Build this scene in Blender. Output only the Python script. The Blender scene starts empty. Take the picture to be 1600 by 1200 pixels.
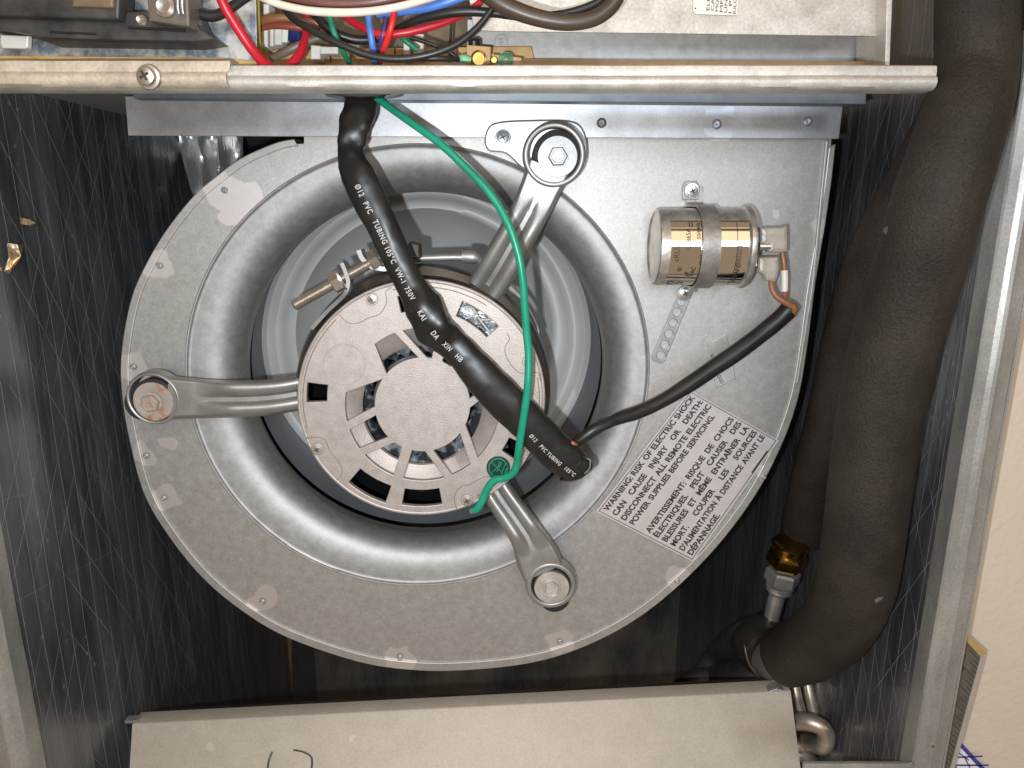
import bpy, bmesh, math, random
from mathutils import Vector, noise, Matrix
random.seed(7)
R = math.radians
S = bpy.context.scene
COL = S.collection

# ------------------------------------------------------------------ camera
F_PX = 1110.0
PITCH = R(14)
CAM = Vector((0.0, -0.335, 0.0))
FW = Vector((0, math.cos(PITCH), -math.sin(PITCH)))
UP = Vector((0, math.sin(PITCH), math.cos(PITCH)))
RT = Vector((1, 0, 0))
cd = bpy.data.cameras.new('camera'); cam = bpy.data.objects.new('camera', cd); COL.objects.link(cam)
cam.location = CAM; cam.rotation_euler = (R(90) - PITCH, 0, 0)
cd.sensor_width = 36; cd.lens = 36 * F_PX / 1600; cd.clip_start = 0.01; cd.clip_end = 50
S.camera = cam
S.render.resolution_x = 1024; S.render.resolution_y = 768

# ------------------------------------------------------------------ world and lamps
w = bpy.data.worlds.new('World'); S.world = w; w.use_nodes = True
bg = w.node_tree.nodes['Background']; bg.inputs[0].default_value = (1.0, 0.76, 0.53, 1); bg.inputs[1].default_value = 0.31

def lamp(name, kind, loc, energy, color, size=0.01, target=None, sy=None):
    l = bpy.data.lights.new(name, kind); l.energy = energy; l.color = color
    if kind == 'POINT': l.shadow_soft_size = size
    if kind == 'AREA':
        l.size = size
        if sy: l.shape = 'RECTANGLE'; l.size_y = sy
    o = bpy.data.objects.new(name, l); COL.objects.link(o); o.location = loc
    if target is not None:
        o.rotation_euler = (Vector(target) - Vector(loc)).to_track_quat('-Z', 'Y').to_euler()
    return o
lamp('camera_flash', 'POINT', (-0.026, -0.337, -0.018), 5.6, (0.88, 0.94, 1.0), 0.0035)
lamp('room_lamp', 'AREA', (0.15, -1.3, 1.1), 6.0, (1.0, 0.72, 0.46), 1.3, (0, 0.1, 0))
lamp('window_light', 'AREA', (0.2, -1.6, 0.36), 11.0, (0.70, 0.84, 1.0), 1.3, (0.1, 0.1, 0.02), 0.42)
S.view_settings.view_transform = 'Standard'; S.view_settings.look = 'None'
S.view_settings.exposure = 0.0; S.view_settings.gamma = 1.0

# ------------------------------------------------------------------ helpers
def W(px, py, Y):
    d = FW * F_PX + RT * (px - 800) + UP * (600 - py)
    return CAM + d * ((Y - CAM.y) / d.y)
def MPP(p):                      # metres covered by one pixel at point p
    return (p - CAM).dot(FW) / F_PX
def T(o, label=None, cat=None, group=None, kind=None):
    if label: o['label'] = label
    if cat: o['category'] = cat
    if group: o['group'] = group
    if kind: o['kind'] = kind
    return o
WL = {}
def wl(o): return WL.get(o.name, Vector((0, 0, 0))) if o else Vector((0, 0, 0))
def root(name, loc, label, cat, group=None):
    o = bpy.data.objects.new(name, None); COL.objects.link(o); o.location = loc; o.empty_display_size = 0.01
    WL[o.name] = Vector(loc); return T(o, label, cat, group)
def mk(name, verts, faces, m, parent=None, smooth=True, recalc=True, angle=35):
    vs = [Vector(v) for v in verts]
    c = Vector((0, 0, 0))
    lo = [min(v[i] for v in vs) for i in range(3)]; hi = [max(v[i] for v in vs) for i in range(3)]
    c = Vector([(lo[i] + hi[i]) / 2 for i in range(3)])
    me = bpy.data.meshes.new(name); me.from_pydata([v - c for v in vs], [], faces)
    if recalc:
        b = bmesh.new(); b.from_mesh(me); bmesh.ops.recalc_face_normals(b, faces=b.faces); b.to_mesh(me); b.free()
    me.materials.append(m)
    if smooth:
        me.polygons.foreach_set('use_smooth', [True] * len(me.polygons))
        me.set_sharp_from_angle(angle=R(angle))
    o = bpy.data.objects.new(name, me); COL.objects.link(o)
    o.location = c - wl(parent); WL[o.name] = c
    if parent: o.parent = parent
    return o
def join(*parts):                # parts are (verts, faces)
    V, Fa = [], []
    for v, f in parts:
        n = len(V); V += list(v); Fa += [[i + n for i in q] for q in f]
    return V, Fa
def curve_mesh(splines, extrude, bevel, offset=None, res=1):
    cu = bpy.data.curves.new('tmp', 'CURVE'); cu.dimensions = '2D'; cu.fill_mode = 'BOTH'
    cu.extrude = extrude; cu.bevel_depth = bevel; cu.offset = -bevel if offset is None else offset; cu.bevel_resolution = res
    for pts in splines:
        sp = cu.splines.new('POLY'); sp.points.add(len(pts) - 1); sp.use_cyclic_u = True
        for p, q in zip(sp.points, pts): p.co = (q[0], q[1], 0, 1)
    o = bpy.data.objects.new('tmp', cu); COL.objects.link(o)
    bpy.context.view_layer.update()
    me = bpy.data.meshes.new_from_object(o.evaluated_get(bpy.context.evaluated_depsgraph_get()))
    bpy.data.objects.remove(o); bpy.data.curves.remove(cu)
    b = bmesh.new(); b.from_mesh(me); bmesh.ops.remove_doubles(b, verts=b.verts, dist=1e-6)
    bpy.data.meshes.remove(me)
    V = [v.co.copy() for v in b.verts]; Fa = [[v.index for v in f.verts] for f in b.faces]
    b.free(); return V, Fa
def plate_vf(pts, Y, t, holes=(), bevel=0.0003):
    """outline in pixels at depth Y (front face), real thickness t going back"""
    f = lambda L: [(W(a, b_, Y).x, W(a, b_, Y).z) for a, b_ in L]
    V, Fa = curve_mesh([f(pts)] + [f(h) for h in holes], max(t / 2 - bevel, 0.00001), bevel)
    return [Vector((v.x, Y + t / 2 + v.z, v.y)) for v in V], Fa
def plate(name, pts, Y, t, m, parent=None, holes=(), bevel=0.0003, smooth=True):
    V, Fa = plate_vf(pts, Y, t, holes, bevel)
    return mk(name, V, Fa, m, parent, smooth, angle=12)
def text_vf(s, size=1.0, offset=0.0, sp=1.0):
    cu = bpy.data.curves.new('tmp', 'FONT'); cu.body = s; cu.size = size; cu.offset = offset; cu.resolution_u = 3; cu.space_character = sp
    o = bpy.data.objects.new('tmp', cu); COL.objects.link(o); bpy.context.view_layer.update()
    me = bpy.data.meshes.new_from_object(o.evaluated_get(bpy.context.evaluated_depsgraph_get()))
    bpy.data.objects.remove(o); bpy.data.curves.remove(cu)
    V = [v.co.copy() for v in me.vertices]; Fa = [list(p.vertices) for p in me.polygons]
    bpy.data.meshes.remove(me); return V, Fa
def spline(pts, n):
    """Catmull-Rom through tuples, n samples per span"""
    P = [pts[0]] + list(pts) + [pts[-1]]
    out = []
    for i in range(1, len(P) - 2):
        for k in range(n):
            t = k / n
            out.append(tuple(0.5 * ((2 * b_) + (-a + c) * t + (2 * a - 5 * b_ + 4 * c - d) * t * t + (-a + 3 * b_ - 3 * c + d) * t ** 3)
                             for a, b_, c, d in zip(P[i - 1], P[i], P[i + 1], P[i + 2])))
    out.append(tuple(pts[-1])); return out
def tube_vf(C, rads, sides=14, flat=1.0, wr=None, caps=True, up=Vector((0, -1, 0))):
    """sweep an ellipse along C; side axis in the picture plane, second axis towards `up`"""
    V, Fa, fr = [], [], []
    for i, c in enumerate(C):
        t = (C[min(i + 1, len(C) - 1)] - C[max(i - 1, 0)]).normalized()
        s = t.cross(up)
        s = s.normalized() if s.length > 1e-4 else (fr[-1][1] if fr else Vector((1, 0, 0)))
        n = s.cross(t).normalized()
        fr.append((c, s, n, rads[i]))
        fl = flat[i] if isinstance(flat, list) else flat
        for k in range(sides):
            a = 2 * math.pi * k / sides
            r = rads[i] * (1 + (wr(i, a) if wr else 0))
            V.append(c + s * (math.cos(a) * r) + n * (math.sin(a) * r * fl))
    for i in range(len(C) - 1):
        for k in range(sides):
            k2 = (k + 1) % sides
            Fa.append([i * sides + k, i * sides + k2, (i + 1) * sides + k2, (i + 1) * sides + k])
    if caps:
        Fa.append(list(range(sides))[::-1]); Fa.append([len(C) * sides - sides + k for k in range(sides)])
    return V, Fa, fr
def px_tube(name, pts, m, parent=None, n=8, sides=14, flat=1.0, wr=None):
    """pts: (px, py, Y, width_px)"""
    L = spline([(*W(a, b_, c), MPP(W(a, b_, c)) * d / 2) for a, b_, c, d in pts], n)
    C = [Vector(q[:3]) for q in L]; r = [q[3] * (1.07 if name == 'harness_sleeve' else .87 if name == 'insulated_suction_pipe' else .94 if name == 'insulated_liquid_pipe' else 1) for q in L]
    V, Fa, fr = tube_vf(C, r, sides, flat, wr)
    return mk(name, V, Fa, m, parent, angle=60), fr
def lathe_vf(c, axis, prof, seg=48, cap0=True, cap1=True):
    """prof: (radius, distance along axis)"""
    axis = Vector(axis).normalized()
    a = axis.orthogonal().normalized(); b_ = axis.cross(a)
    V, Fa = [], []
    for r, h in prof:
        for k in range(seg):
            t = 2 * math.pi * k / seg
            V.append(Vector(c) + axis * h + (a * math.cos(t) + b_ * math.sin(t)) * r)
    for i in range(len(prof) - 1):
        for k in range(seg):
            k2 = (k + 1) % seg
            Fa.append([i * seg + k, i * seg + k2, (i + 1) * seg + k2, (i + 1) * seg + k])
    if cap0: Fa.append(list(range(seg)))
    if cap1: Fa.append([(len(prof) - 1) * seg + k for k in range(seg)])
    return V, Fa
def lathe(name, c, axis, prof, m, parent=None, seg=48, **k):
    V, Fa = lathe_vf(c, axis, prof, seg, **k); return mk(name, V, Fa, m, parent)
def box_vf(x0, x1, y0, y1, z0, z1):
    V = [Vector((x, y, z)) for x in (x0, x1) for y in (y0, y1) for z in (z0, z1)]
    return V, [[0, 1, 3, 2], [4, 6, 7, 5], [0, 4, 5, 1], [2, 3, 7, 6], [0, 2, 6, 4], [1, 5, 7, 3]]
def bevel_obj(o, wd=0.0006, seg=2):
    b = bmesh.new(); b.from_mesh(o.data)
    bmesh.ops.bevel(b, geom=[e for e in b.edges], offset=wd, segments=seg, profile=0.5, affect='EDGES', clamp_overlap=True)
    b.to_mesh(o.data); b.free()
    o.data.polygons.foreach_set('use_smooth', [True] * len(o.data.polygons)); o.data.set_sharp_from_angle(angle=R(40)); return o
def ell(cx, cy, rx, ry, n=96, a0=0, a1=360):
    return [(cx + rx * math.cos(R(a0 + (a1 - a0) * k / n)), cy - ry * math.sin(R(a0 + (a1 - a0) * k / n))) for k in range(n)]
def rings_vf(rings, seg=128):
    """rings: (cx, cy, rx, ry, Y) ellipses in pixels at their own depth"""
    V, Fa = [], []
    for cx, cy, rx, ry, Y in rings:
        for a, b_ in ell(cx, cy, rx, ry, seg): V.append(W(a, b_, Y))
    for i in range(len(rings) - 1):
        for k in range(seg):
            k2 = (k + 1) % seg
            Fa.append([i * seg + k, i * seg + k2, (i + 1) * seg + k2, (i + 1) * seg + k])
    return V, Fa
def smooth_poly(pts, n=6):
    P = list(pts); N = len(P); out = []
    for i in range(N):
        a, b_, c, d = P[i - 1], P[i], P[(i + 1) % N], P[(i + 2) % N]
        for k in range(n):
            t = k / n
            out.append(tuple(0.5 * ((2 * q) + (-p + r) * t + (2 * p - 5 * q + 4 * r - s) * t * t + (-p + 3 * q - 3 * r + s) * t ** 3)
                             for p, q, r, s in zip(a, b_, c, d)))
    return out

# ------------------------------------------------------------------ materials
def mat(name, c1, c2=None, metal=0.0, rough=0.5, rvar=0.1, scale=40, detail=6, bump=0.0, bscale=None, spec=0.5,
        stains=None, coat=0.0, grain=None, contrast=(0.35, 0.65), stretch=None, extra=None, trans=0):
    m = bpy.data.materials.new(name); m.use_nodes = True
    nt = m.node_tree; N = nt.nodes; L = nt.links; bs = N['Principled BSDF']
    geo = N.new('ShaderNodeNewGeometry'); vec = geo.outputs['Position']
    if stretch:
        mp = N.new('ShaderNodeMapping'); mp.inputs['Scale'].default_value = stretch
        L.new(vec, mp.inputs[0]); vec = mp.outputs[0]
    nz = N.new('ShaderNodeTexNoise'); nz.inputs['Scale'].default_value = scale; nz.inputs['Detail'].default_value = detail
    nz.inputs['Roughness'].default_value = 0.62
    L.new(vec, nz.inputs['Vector'])
    rp = N.new('ShaderNodeMapRange'); rp.inputs['From Min'].default_value = contrast[0]; rp.inputs['From Max'].default_value = contrast[1]
    L.new(nz.outputs['Fac'], rp.inputs['Value'])
    mx = N.new('ShaderNodeMix'); mx.data_type = 'RGBA'
    mx.inputs['A'].default_value = (*c1, 1); mx.inputs['B'].default_value = (*(c2 or c1), 1)
    L.new(rp.outputs[0], mx.inputs['Factor']); col = mx.outputs['Result']
    if grain:
        g = N.new('ShaderNodeTexNoise'); g.inputs['Scale'].default_value = grain[0]; g.inputs['Detail'].default_value = 2
        L.new(geo.outputs['Position'], g.inputs['Vector'])
        gm = N.new('ShaderNodeMapRange'); gm.inputs['From Min'].default_value = 0.3; gm.inputs['From Max'].default_value = 0.7
        gm.inputs['To Min'].default_value = 1 - grain[1]; gm.inputs['To Max'].default_value = 1 + grain[1]
        L.new(g.outputs['Fac'], gm.inputs['Value'])
        vm = N.new('ShaderNodeVectorMath'); vm.operation = 'SCALE'; L.new(col, vm.inputs[0]); L.new(gm.outputs[0], vm.inputs['Scale'])
        col = vm.outputs[0]
    rr = N.new('ShaderNodeMapRange'); rr.inputs['To Min'].default_value = max(rough - rvar, 0.02); rr.inputs['To Max'].default_value = min(rough + rvar, 1)
    L.new(nz.outputs['Fac'], rr.inputs['Value']); rgh = rr.outputs[0]
    bs.inputs['Metallic'].default_value = metal
    if stains:
        # worn lighter blots of their own outline: list of (point, radius), colour
        pts, sc, sr = stains
        wn = N.new('ShaderNodeTexNoise'); wn.inputs['Scale'].default_value = 62; wn.inputs['Detail'].default_value = 2
        L.new(geo.outputs['Position'], wn.inputs['Vector'])
        ws = N.new('ShaderNodeVectorMath'); ws.operation = 'MULTIPLY_ADD'; ws.inputs[1].default_value = (0.020,) * 3; ws.inputs[2].default_value = (-0.010,) * 3
        L.new(wn.outputs['Color'], ws.inputs[0])
        ad = N.new('ShaderNodeVectorMath'); ad.operation = 'ADD'; L.new(geo.outputs['Position'], ad.inputs[0]); L.new(ws.outputs[0], ad.inputs[1])
        last = None
        for p, r in pts:
            d = N.new('ShaderNodeVectorMath'); d.operation = 'DISTANCE'; L.new(ad.outputs[0], d.inputs[0]); d.inputs[1].default_value = p
            q = N.new('ShaderNodeMapRange'); q.interpolation_type = 'SMOOTHSTEP'
            q.inputs['From Min'].default_value = r * 1.08; q.inputs['From Max'].default_value = r * 0.92
            L.new(d.outputs['Value'], q.inputs['Value'])
            if last is None: last = q.outputs[0]
            else:
                mm = N.new('ShaderNodeMath'); mm.operation = 'MAXIMUM'; L.new(last, mm.inputs[0]); L.new(q.outputs[0], mm.inputs[1]); last = mm.outputs[0]
        s2 = N.new('ShaderNodeMath'); s2.operation = 'MULTIPLY'; s2.inputs[1].default_value = 0.8; L.new(last, s2.inputs[0])
        m2 = N.new('ShaderNodeMix'); m2.data_type = 'RGBA'; L.new(s2.outputs[0], m2.inputs['Factor']); L.new(col, m2.inputs['A']); m2.inputs['B'].default_value = (*sc, 1)
        col = m2.outputs['Result']
        m3 = N.new('ShaderNodeMix'); m3.data_type = 'FLOAT'; L.new(s2.outputs[0], m3.inputs['Factor']); L.new(rgh, m3.inputs['A']); m3.inputs['B'].default_value = sr
        rgh = m3.outputs['Result']
    if extra: col, rgh = extra(N, L, geo, col, rgh, bs)
    L.new(col, bs.inputs['Base Color']); L.new(rgh, bs.inputs['Roughness'])
    bs.inputs['Specular IOR Level'].default_value = spec; bs.inputs['Coat Weight'].default_value = coat
    bs.inputs['Coat Roughness'].default_value = 0.15
    if trans: bs.inputs['Transmission Weight'].default_value = trans
    if bump and not bs.inputs['Normal'].is_linked:
        bn = N.new('ShaderNodeTexNoise'); bn.inputs['Scale'].default_value = bscale or scale * 3; bn.inputs['Detail'].default_value = 4
        L.new(vec, bn.inputs['Vector'])
        bu = N.new('ShaderNodeBump'); bu.inputs['Strength'].default_value = bump; bu.inputs['Distance'].default_value = 0.001
        L.new(bn.outputs['Fac'], bu.inputs['Height']); L.new(bu.outputs[0], bs.inputs['Normal'])
    return m

YP = 0.094                                                   # the blower's side plate
STAKES = [(350, 297, 24), (249, 415, 20), (208, 573, 18), (228, 712, 17), (256, 778, 19), (410, 940, 20), (625, 1028, 20),
          (875, 1000, 17), (1060, 905, 18), (1196, 740, 13), (1283, 357, 12), (262, 690, 10)]
st_pts = [(tuple(W(a, b_, YP)), r * 0.00048) for a, b_, r in STAKES]
for a, b_, r in [(385, 312, 20), (372, 330, 18), (360, 345, 12), (1122, 190, 19), (1262, 190, 17), (1100, 183, 13), (1205, 330, 6)]:
    st_pts.append((tuple(W(a, b_, YP)), r * 0.00048))
GALV = mat('galvanised_sheet', (0.44, 0.42, 0.385), (0.53, 0.515, 0.485), 0.82, 0.54, 0.08, 210, 8, 0.06, 260, grain=(1100, 0.10), contrast=(.25, .75),
           stains=(st_pts, (0.72, 0.66, 0.62), 0.50))
GALV2 = mat('galvanised_bell', (0.37, 0.36, 0.34), (0.47, 0.46, 0.445), 0.72, 0.56, 0.05, 160, 8, 0.05, 400, grain=(1500, 0.08))
FLANGE = mat('galvanised_flange', (0.42, 0.42, 0.42), (0.62, 0.62, 0.64), 0.9, 0.44, 0.08, 25, 8, 0.03, 200, grain=(1200, 0.08),
             stains=(st_pts, (0.66, 0.68, 0.74), 0.35))
RAIL = mat('rail_steel', (0.46, 0.43, 0.38), (0.66, 0.61, 0.54), 0.45, 0.45, 0.12, 60, 8, 0.08, 300, grain=(900, 0.10))
RAILB = mat('rail_cover_steel', (0.50, 0.42, 0.33), (0.68, 0.58, 0.46), 0.35, 0.5, 0.12, 90, 8, 0.08, 300, grain=(700, 0.12))
CAST = mat('cast_aluminium', (0.405, 0.355, 0.315), (0.475, 0.42, 0.38), 0.5, 0.50, 0.08, 150, 4, 0.2, 1500, grain=(1900, 0.11))
ARM = mat('arm_steel', (0.33, 0.32, 0.30), (0.40, 0.39, 0.37), 0.72, 0.46, 0.08, 60, 6, 0.04, 500, grain=(1400, 0.08))
WASH = mat('washer_steel', (0.42, 0.37, 0.33), (0.60, 0.55, 0.50), 0.5, 0.5, 0.1, 110, 6, 0.1, 500)
RUST = mat('rusty_washer_steel', (0.42, 0.36, 0.31), (0.42, 0.17, 0.06), 0.35, 0.6, 0.1, 130, 6, 0.15, 500, contrast=(0.52, 0.66))
WASHB = mat('bright_washer_steel', (0.36, 0.36, 0.36), (0.50, 0.50, 0.50), 0.6, 0.5, 0.08, 130, 6, 0.1, 500)
BRIGHT = mat('zinc_screw', (0.62, 0.62, 0.60), (0.75, 0.75, 0.74), 0.9, 0.25, 0.08, 90)
ZINC = mat('zinc_bolt', (0.52, 0.45, 0.38), (0.64, 0.57, 0.50), 0.85, 0.32, 0.08, 120, bump=0.05)
BAND = mat('dark_band_steel', (0.10, 0.10, 0.10), (0.16, 0.155, 0.15), 0.9, 0.28, 0.1, 60)
BLACK = mat('black_plastic', (0.012, 0.012, 0.012), (0.02, 0.019, 0.018), 0, 0.4, 0.1, 80)
RUBBER = mat('black_rubber', (0.010, 0.010, 0.010), (0.018, 0.018, 0.018), 0, 0.7, 0.1, 80)
SLEEVE = mat('black_pvc_sleeve', (0.011, 0.010, 0.009), (0.021, 0.018, 0.016), 0, 0.37, 0.06, 60, 5, 0.15, 90, spec=0.45)
GREEN = mat('green_insulation', (0.008, 0.24, 0.135), (0.012, 0.30, 0.175), 0, 0.33, 0.05, 90, bump=0.05)
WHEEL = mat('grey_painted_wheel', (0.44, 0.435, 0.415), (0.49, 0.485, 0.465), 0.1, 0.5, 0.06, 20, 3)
WHEEL_SHADE = mat('wheel_ring_shade', (0.16, 0.165, 0.18), (0.2, 0.205, 0.22), 0.3, 0.5, 0.06, 20, 3)  # same grey paint as the plate, with the rim's shade put into the colour
INK = mat('black_ink', (0.035, 0.030, 0.030))
WINK = mat('white_ink', (0.50, 0.49, 0.46), rough=0.6)
LABEL = mat('silver_label', (0.56, 0.515, 0.495), (0.62, 0.575, 0.555), 0.25, 0.42, 0.05, 120, bump=0.03)
INSUL = mat('black_foam_insulation', (0.017, 0.0125, 0.009), (0.038, 0.029, 0.0215), 0, 0.70, 0.1, 22, 8, 0.6, 700, grain=(1300, 0.35), spec=0.3,
            stains=([(tuple(W(1456, 372, -.018)), .0026), (tuple(W(1392, 374, .0)), .0022), (tuple(W(1382, 598, -.002)), .0022), (tuple(W(1400, 150, .0)), .002), (tuple(W(1300, 690, .09)), .002), (tuple(W(1505, 160, -.02)), .0022), (tuple(W(1366, 940, .012)), .0026)], (.16, .14, .12), .6))
WALLP = mat('beige_wall_paint', (0.58, 0.49, 0.385), (0.62, 0.53, 0.42), 0, 0.6, 0.08, 8, 4, 0.5, 260)
BRASS = mat('brass', (0.42, 0.24, 0.06), (0.56, 0.36, 0.10), 1.0, 0.25, 0.1, 80)
ALU = mat('aluminium_tube', (0.50, 0.48, 0.45), (0.68, 0.66, 0.63), 0.75, 0.38, 0.1, 60, 6, 0.1, 200)
COILT = mat('coil_tube', (0.46, 0.38, 0.30), (0.62, 0.54, 0.45), 0.7, 0.36, 0.1, 90, 6, 0.1, 200)
PANM = mat('pan_sheet', (0.47, 0.41, 0.33), (0.54, 0.475, 0.39), 0.2, 0.62, 0.06, 60, 8, 0.05, 300, grain=(800, 0.08), spec=.3, contrast=(.3, .7),
           stains=([(tuple(W(x_, y_, .075)), .003) for x_, y_ in ((560, 1160), (820, 1130), (330, 1165), (1010, 1140), (1150, 1180))], (.60, .54, .45), .5))
AMBER = mat('amber_board', (0.42, 0.24, 0.08), (0.55, 0.34, 0.13), 0, 0.4, 0.1, 90)
WIREC = {}
def wire_mat(key, c):
    if key not in WIREC:
        WIREC[key] = mat(key + '_insulation', tuple(v * 0.85 for v in c), c, 0, 0.38, 0.06, 70, 5, 0.08, 300)
    return WIREC[key]

def foil_extra(axis, k_=.6):
    def f(N, L, geo, col, rgh, bs):
        sp = N.new('ShaderNodeSeparateXYZ')
        wn = N.new('ShaderNodeTexNoise'); wn.inputs['Scale'].default_value = 7; wn.inputs['Detail'].default_value = 2
        L.new(geo.outputs['Position'], wn.inputs['Vector'])
        ws = N.new('ShaderNodeVectorMath'); ws.operation = 'MULTIPLY_ADD'; ws.inputs[1].default_value = (0.006,) * 3
        L.new(wn.outputs['Color'], ws.inputs[0]); L.new(geo.outputs['Position'], ws.inputs[2])
        L.new(ws.outputs[0], sp.inputs[0])
        def M(op, a, b_=None, c=None):
            n = N.new('ShaderNodeMath'); n.operation = op
            for i, v in enumerate((a, b_, c)):
                if v is None: continue
                if isinstance(v, (int, float)): n.inputs[i].default_value = v
                else: L.new(v, n.inputs[i])
            return n.outputs[0]
        u = sp.outputs[axis]; z = sp.outputs[2]
        def lines(coord, period, wdt):
            fr = M('FRACT', M('DIVIDE', coord, period))
            d = M('ABSOLUTE', M('SUBTRACT', fr, 0.5))
            return M('SUBTRACT', 1.0, M('SMOOTH_MIN', M('DIVIDE', d, wdt / period), 1.0, 0.1))
        def masked(l, sc, lo, seed):
            mn = N.new('ShaderNodeTexNoise'); mn.inputs['Scale'].default_value = sc; mn.inputs['Detail'].default_value = 4
            ad = N.new('ShaderNodeVectorMath'); ad.operation = 'ADD'; ad.inputs[1].default_value = (seed, seed * 2, seed)
            L.new(geo.outputs['Position'], ad.inputs[0]); L.new(ad.outputs[0], mn.inputs['Vector'])
            r = N.new('ShaderNodeMapRange'); r.inputs['From Min'].default_value = lo; r.inputs['From Max'].default_value = lo + 0.12
            L.new(mn.outputs['Fac'], r.inputs['Value'])
            return M('MULTIPLY', l, r.outputs[0])
        a = masked(lines(u, 0.0125, 0.00035), 14, 0.36, 1.3)
        b_ = masked(lines(M('ADD', u, M('MULTIPLY', z, 0.55)), 0.024, 0.00035), 11, 0.43, 4.1)
        c = masked(lines(M('SUBTRACT', u, M('MULTIPLY', z, 0.62)), 0.021, 0.00035), 12, 0.45, 8.7)
        h = masked(lines(M('ADD', z, M('MULTIPLY', u, 0.2)), 0.058, 0.0003), 9, 0.54, 2.7)
        sk = N.new('ShaderNodeTexVoronoi'); sk.inputs['Scale'].default_value = 120; L.new(geo.outputs['Position'], sk.inputs['Vector'])
        k = masked(M('GREATER_THAN', M('SUBTRACT', 0.17, sk.outputs['Distance']), 0.0), 16, 0.52, 5.5)
        # long worn dusty scuffs
        sm = N.new('ShaderNodeMapping'); sm.inputs['Scale'].default_value = (260, 260, 20); L.new(geo.outputs['Position'], sm.inputs[0])
        sn = N.new('ShaderNodeTexNoise'); sn.inputs['Scale'].default_value = 1; sn.inputs['Detail'].default_value = 3; L.new(sm.outputs[0], sn.inputs['Vector'])
        scf = masked(M('MULTIPLY', M('GREATER_THAN', sn.outputs['Fac'], 0.60), 0.35), 6, 0.5, 3.3)
        tot = M('MINIMUM', M('ADD', M('ADD', M('MAXIMUM', a, b_), M('MAXIMUM', c, M('MULTIPLY', h, 0.6))), M('ADD', M('MULTIPLY', k, 0.35), M('MULTIPLY', scf, .5))), 1.0)
        mx = N.new('ShaderNodeMix'); mx.data_type = 'RGBA'; L.new(M('MULTIPLY', tot, k_), mx.inputs['Factor'])
        L.new(col, mx.inputs['A']); mx.inputs['B'].default_value = (0.55, 0.53, 0.50, 1)
        r2 = M('ADD', rgh, M('MULTIPLY', tot, 0.3))
        # waviness of the foil
        mp = N.new('ShaderNodeMapping'); mp.inputs['Scale'].default_value = (30, 30, 8); L.new(geo.outputs['Position'], mp.inputs[0])
        w1 = N.new('ShaderNodeTexNoise'); w1.inputs['Scale'].default_value = 1; w1.inputs['Detail'].default_value = 5; L.new(mp.outputs[0], w1.inputs['Vector'])
        bu = N.new('ShaderNodeBump'); bu.inputs['Strength'].default_value = 0.55; bu.inputs['Distance'].default_value = 0.006
        L.new(M('ADD', w1.outputs['Fac'], M('MULTIPLY', tot, 0.12)), bu.inputs['Height']); L.new(bu.outputs[0], bs.inputs['Normal'])
        return mx.outputs['Result'], r2
    return f
FOIL = mat('black_foil_liner', (0.050, 0.053, 0.060), (0.16, 0.16, 0.165), 0.25, 0.30, 0.10, 1, 7, 0, spec=0.9, stretch=(40, 40, 7), contrast=(.38, .75), extra=foil_extra(1), coat=0.3)
FOILX = mat('black_foil_back_liner', (0.045, 0.050, 0.055), (0.30, 0.24, 0.18), 0.1, 0.40, 0.08, 1, 6, 0, spec=0.6, extra=foil_extra(0, .12), stretch=(10, 10, 5), contrast=(.40, .72))
SILVER = mat('silver_foil', (0.62, 0.61, 0.60), (0.75, 0.74, 0.73), 0.7, 0.3, 0.08, 50, 5, 0.6, 150, stretch=(3, 3, 0.5))
GOLDF = mat('kraft_foil', (0.66, 0.48, 0.28), (0.85, 0.72, 0.5), 0.9, 0.28, 0.08, 90, 5, 0.9, 300)

# ------------------------------------------------------------------ small hardware
def phillips(parent, px, py, Y, rpx, m=None, name='screw', washer=True, h=0.0022, top=False, label=None, cat=None):
    c = W(px, py, Y); r = rpx * MPP(c); m = m or BRIGHT
    prof = []
    if washer: prof += [(r * 1.35, 0), (r * 1.38, h * 0.15), (r * 1.3, h * 0.35), (r, h * 0.40)]
    else: prof += [(r * 1.0, 0)]
    prof += [(r, h * 0.75), (r * 0.93, h * 0.95), (r * 0.6, h * 1.06), (r * 0.05, h * 1.1)]
    o = lathe(name, c, (0, -1, 0), prof, m, parent, 28)
    cr = []
    for ang in (0.5, 0.5 + math.pi / 2):
        d = Vector((math.cos(ang), 0, math.sin(ang))); e = Vector((-math.sin(ang), 0, math.cos(ang)))
        V, Fa = box_vf(-1, 1, -1, 1, -1, 1)
        yy = h * (1.12 if ang < 1 else 1.14)
        cr.append(([c + d * (v.x * r * 0.55) + e * (v.z * r * 0.13) + Vector((0, -yy - v.y * 0.00012, 0)) for v in V], Fa))
    V, Fa = join(*cr); mk('cross_recess', V, Fa, INKM, o, smooth=False)
    if label: T(o, label, cat)
    return o
INKM = mat('dark_recess', (0.05, 0.047, 0.043), metal=0.4, rough=0.5)
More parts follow.
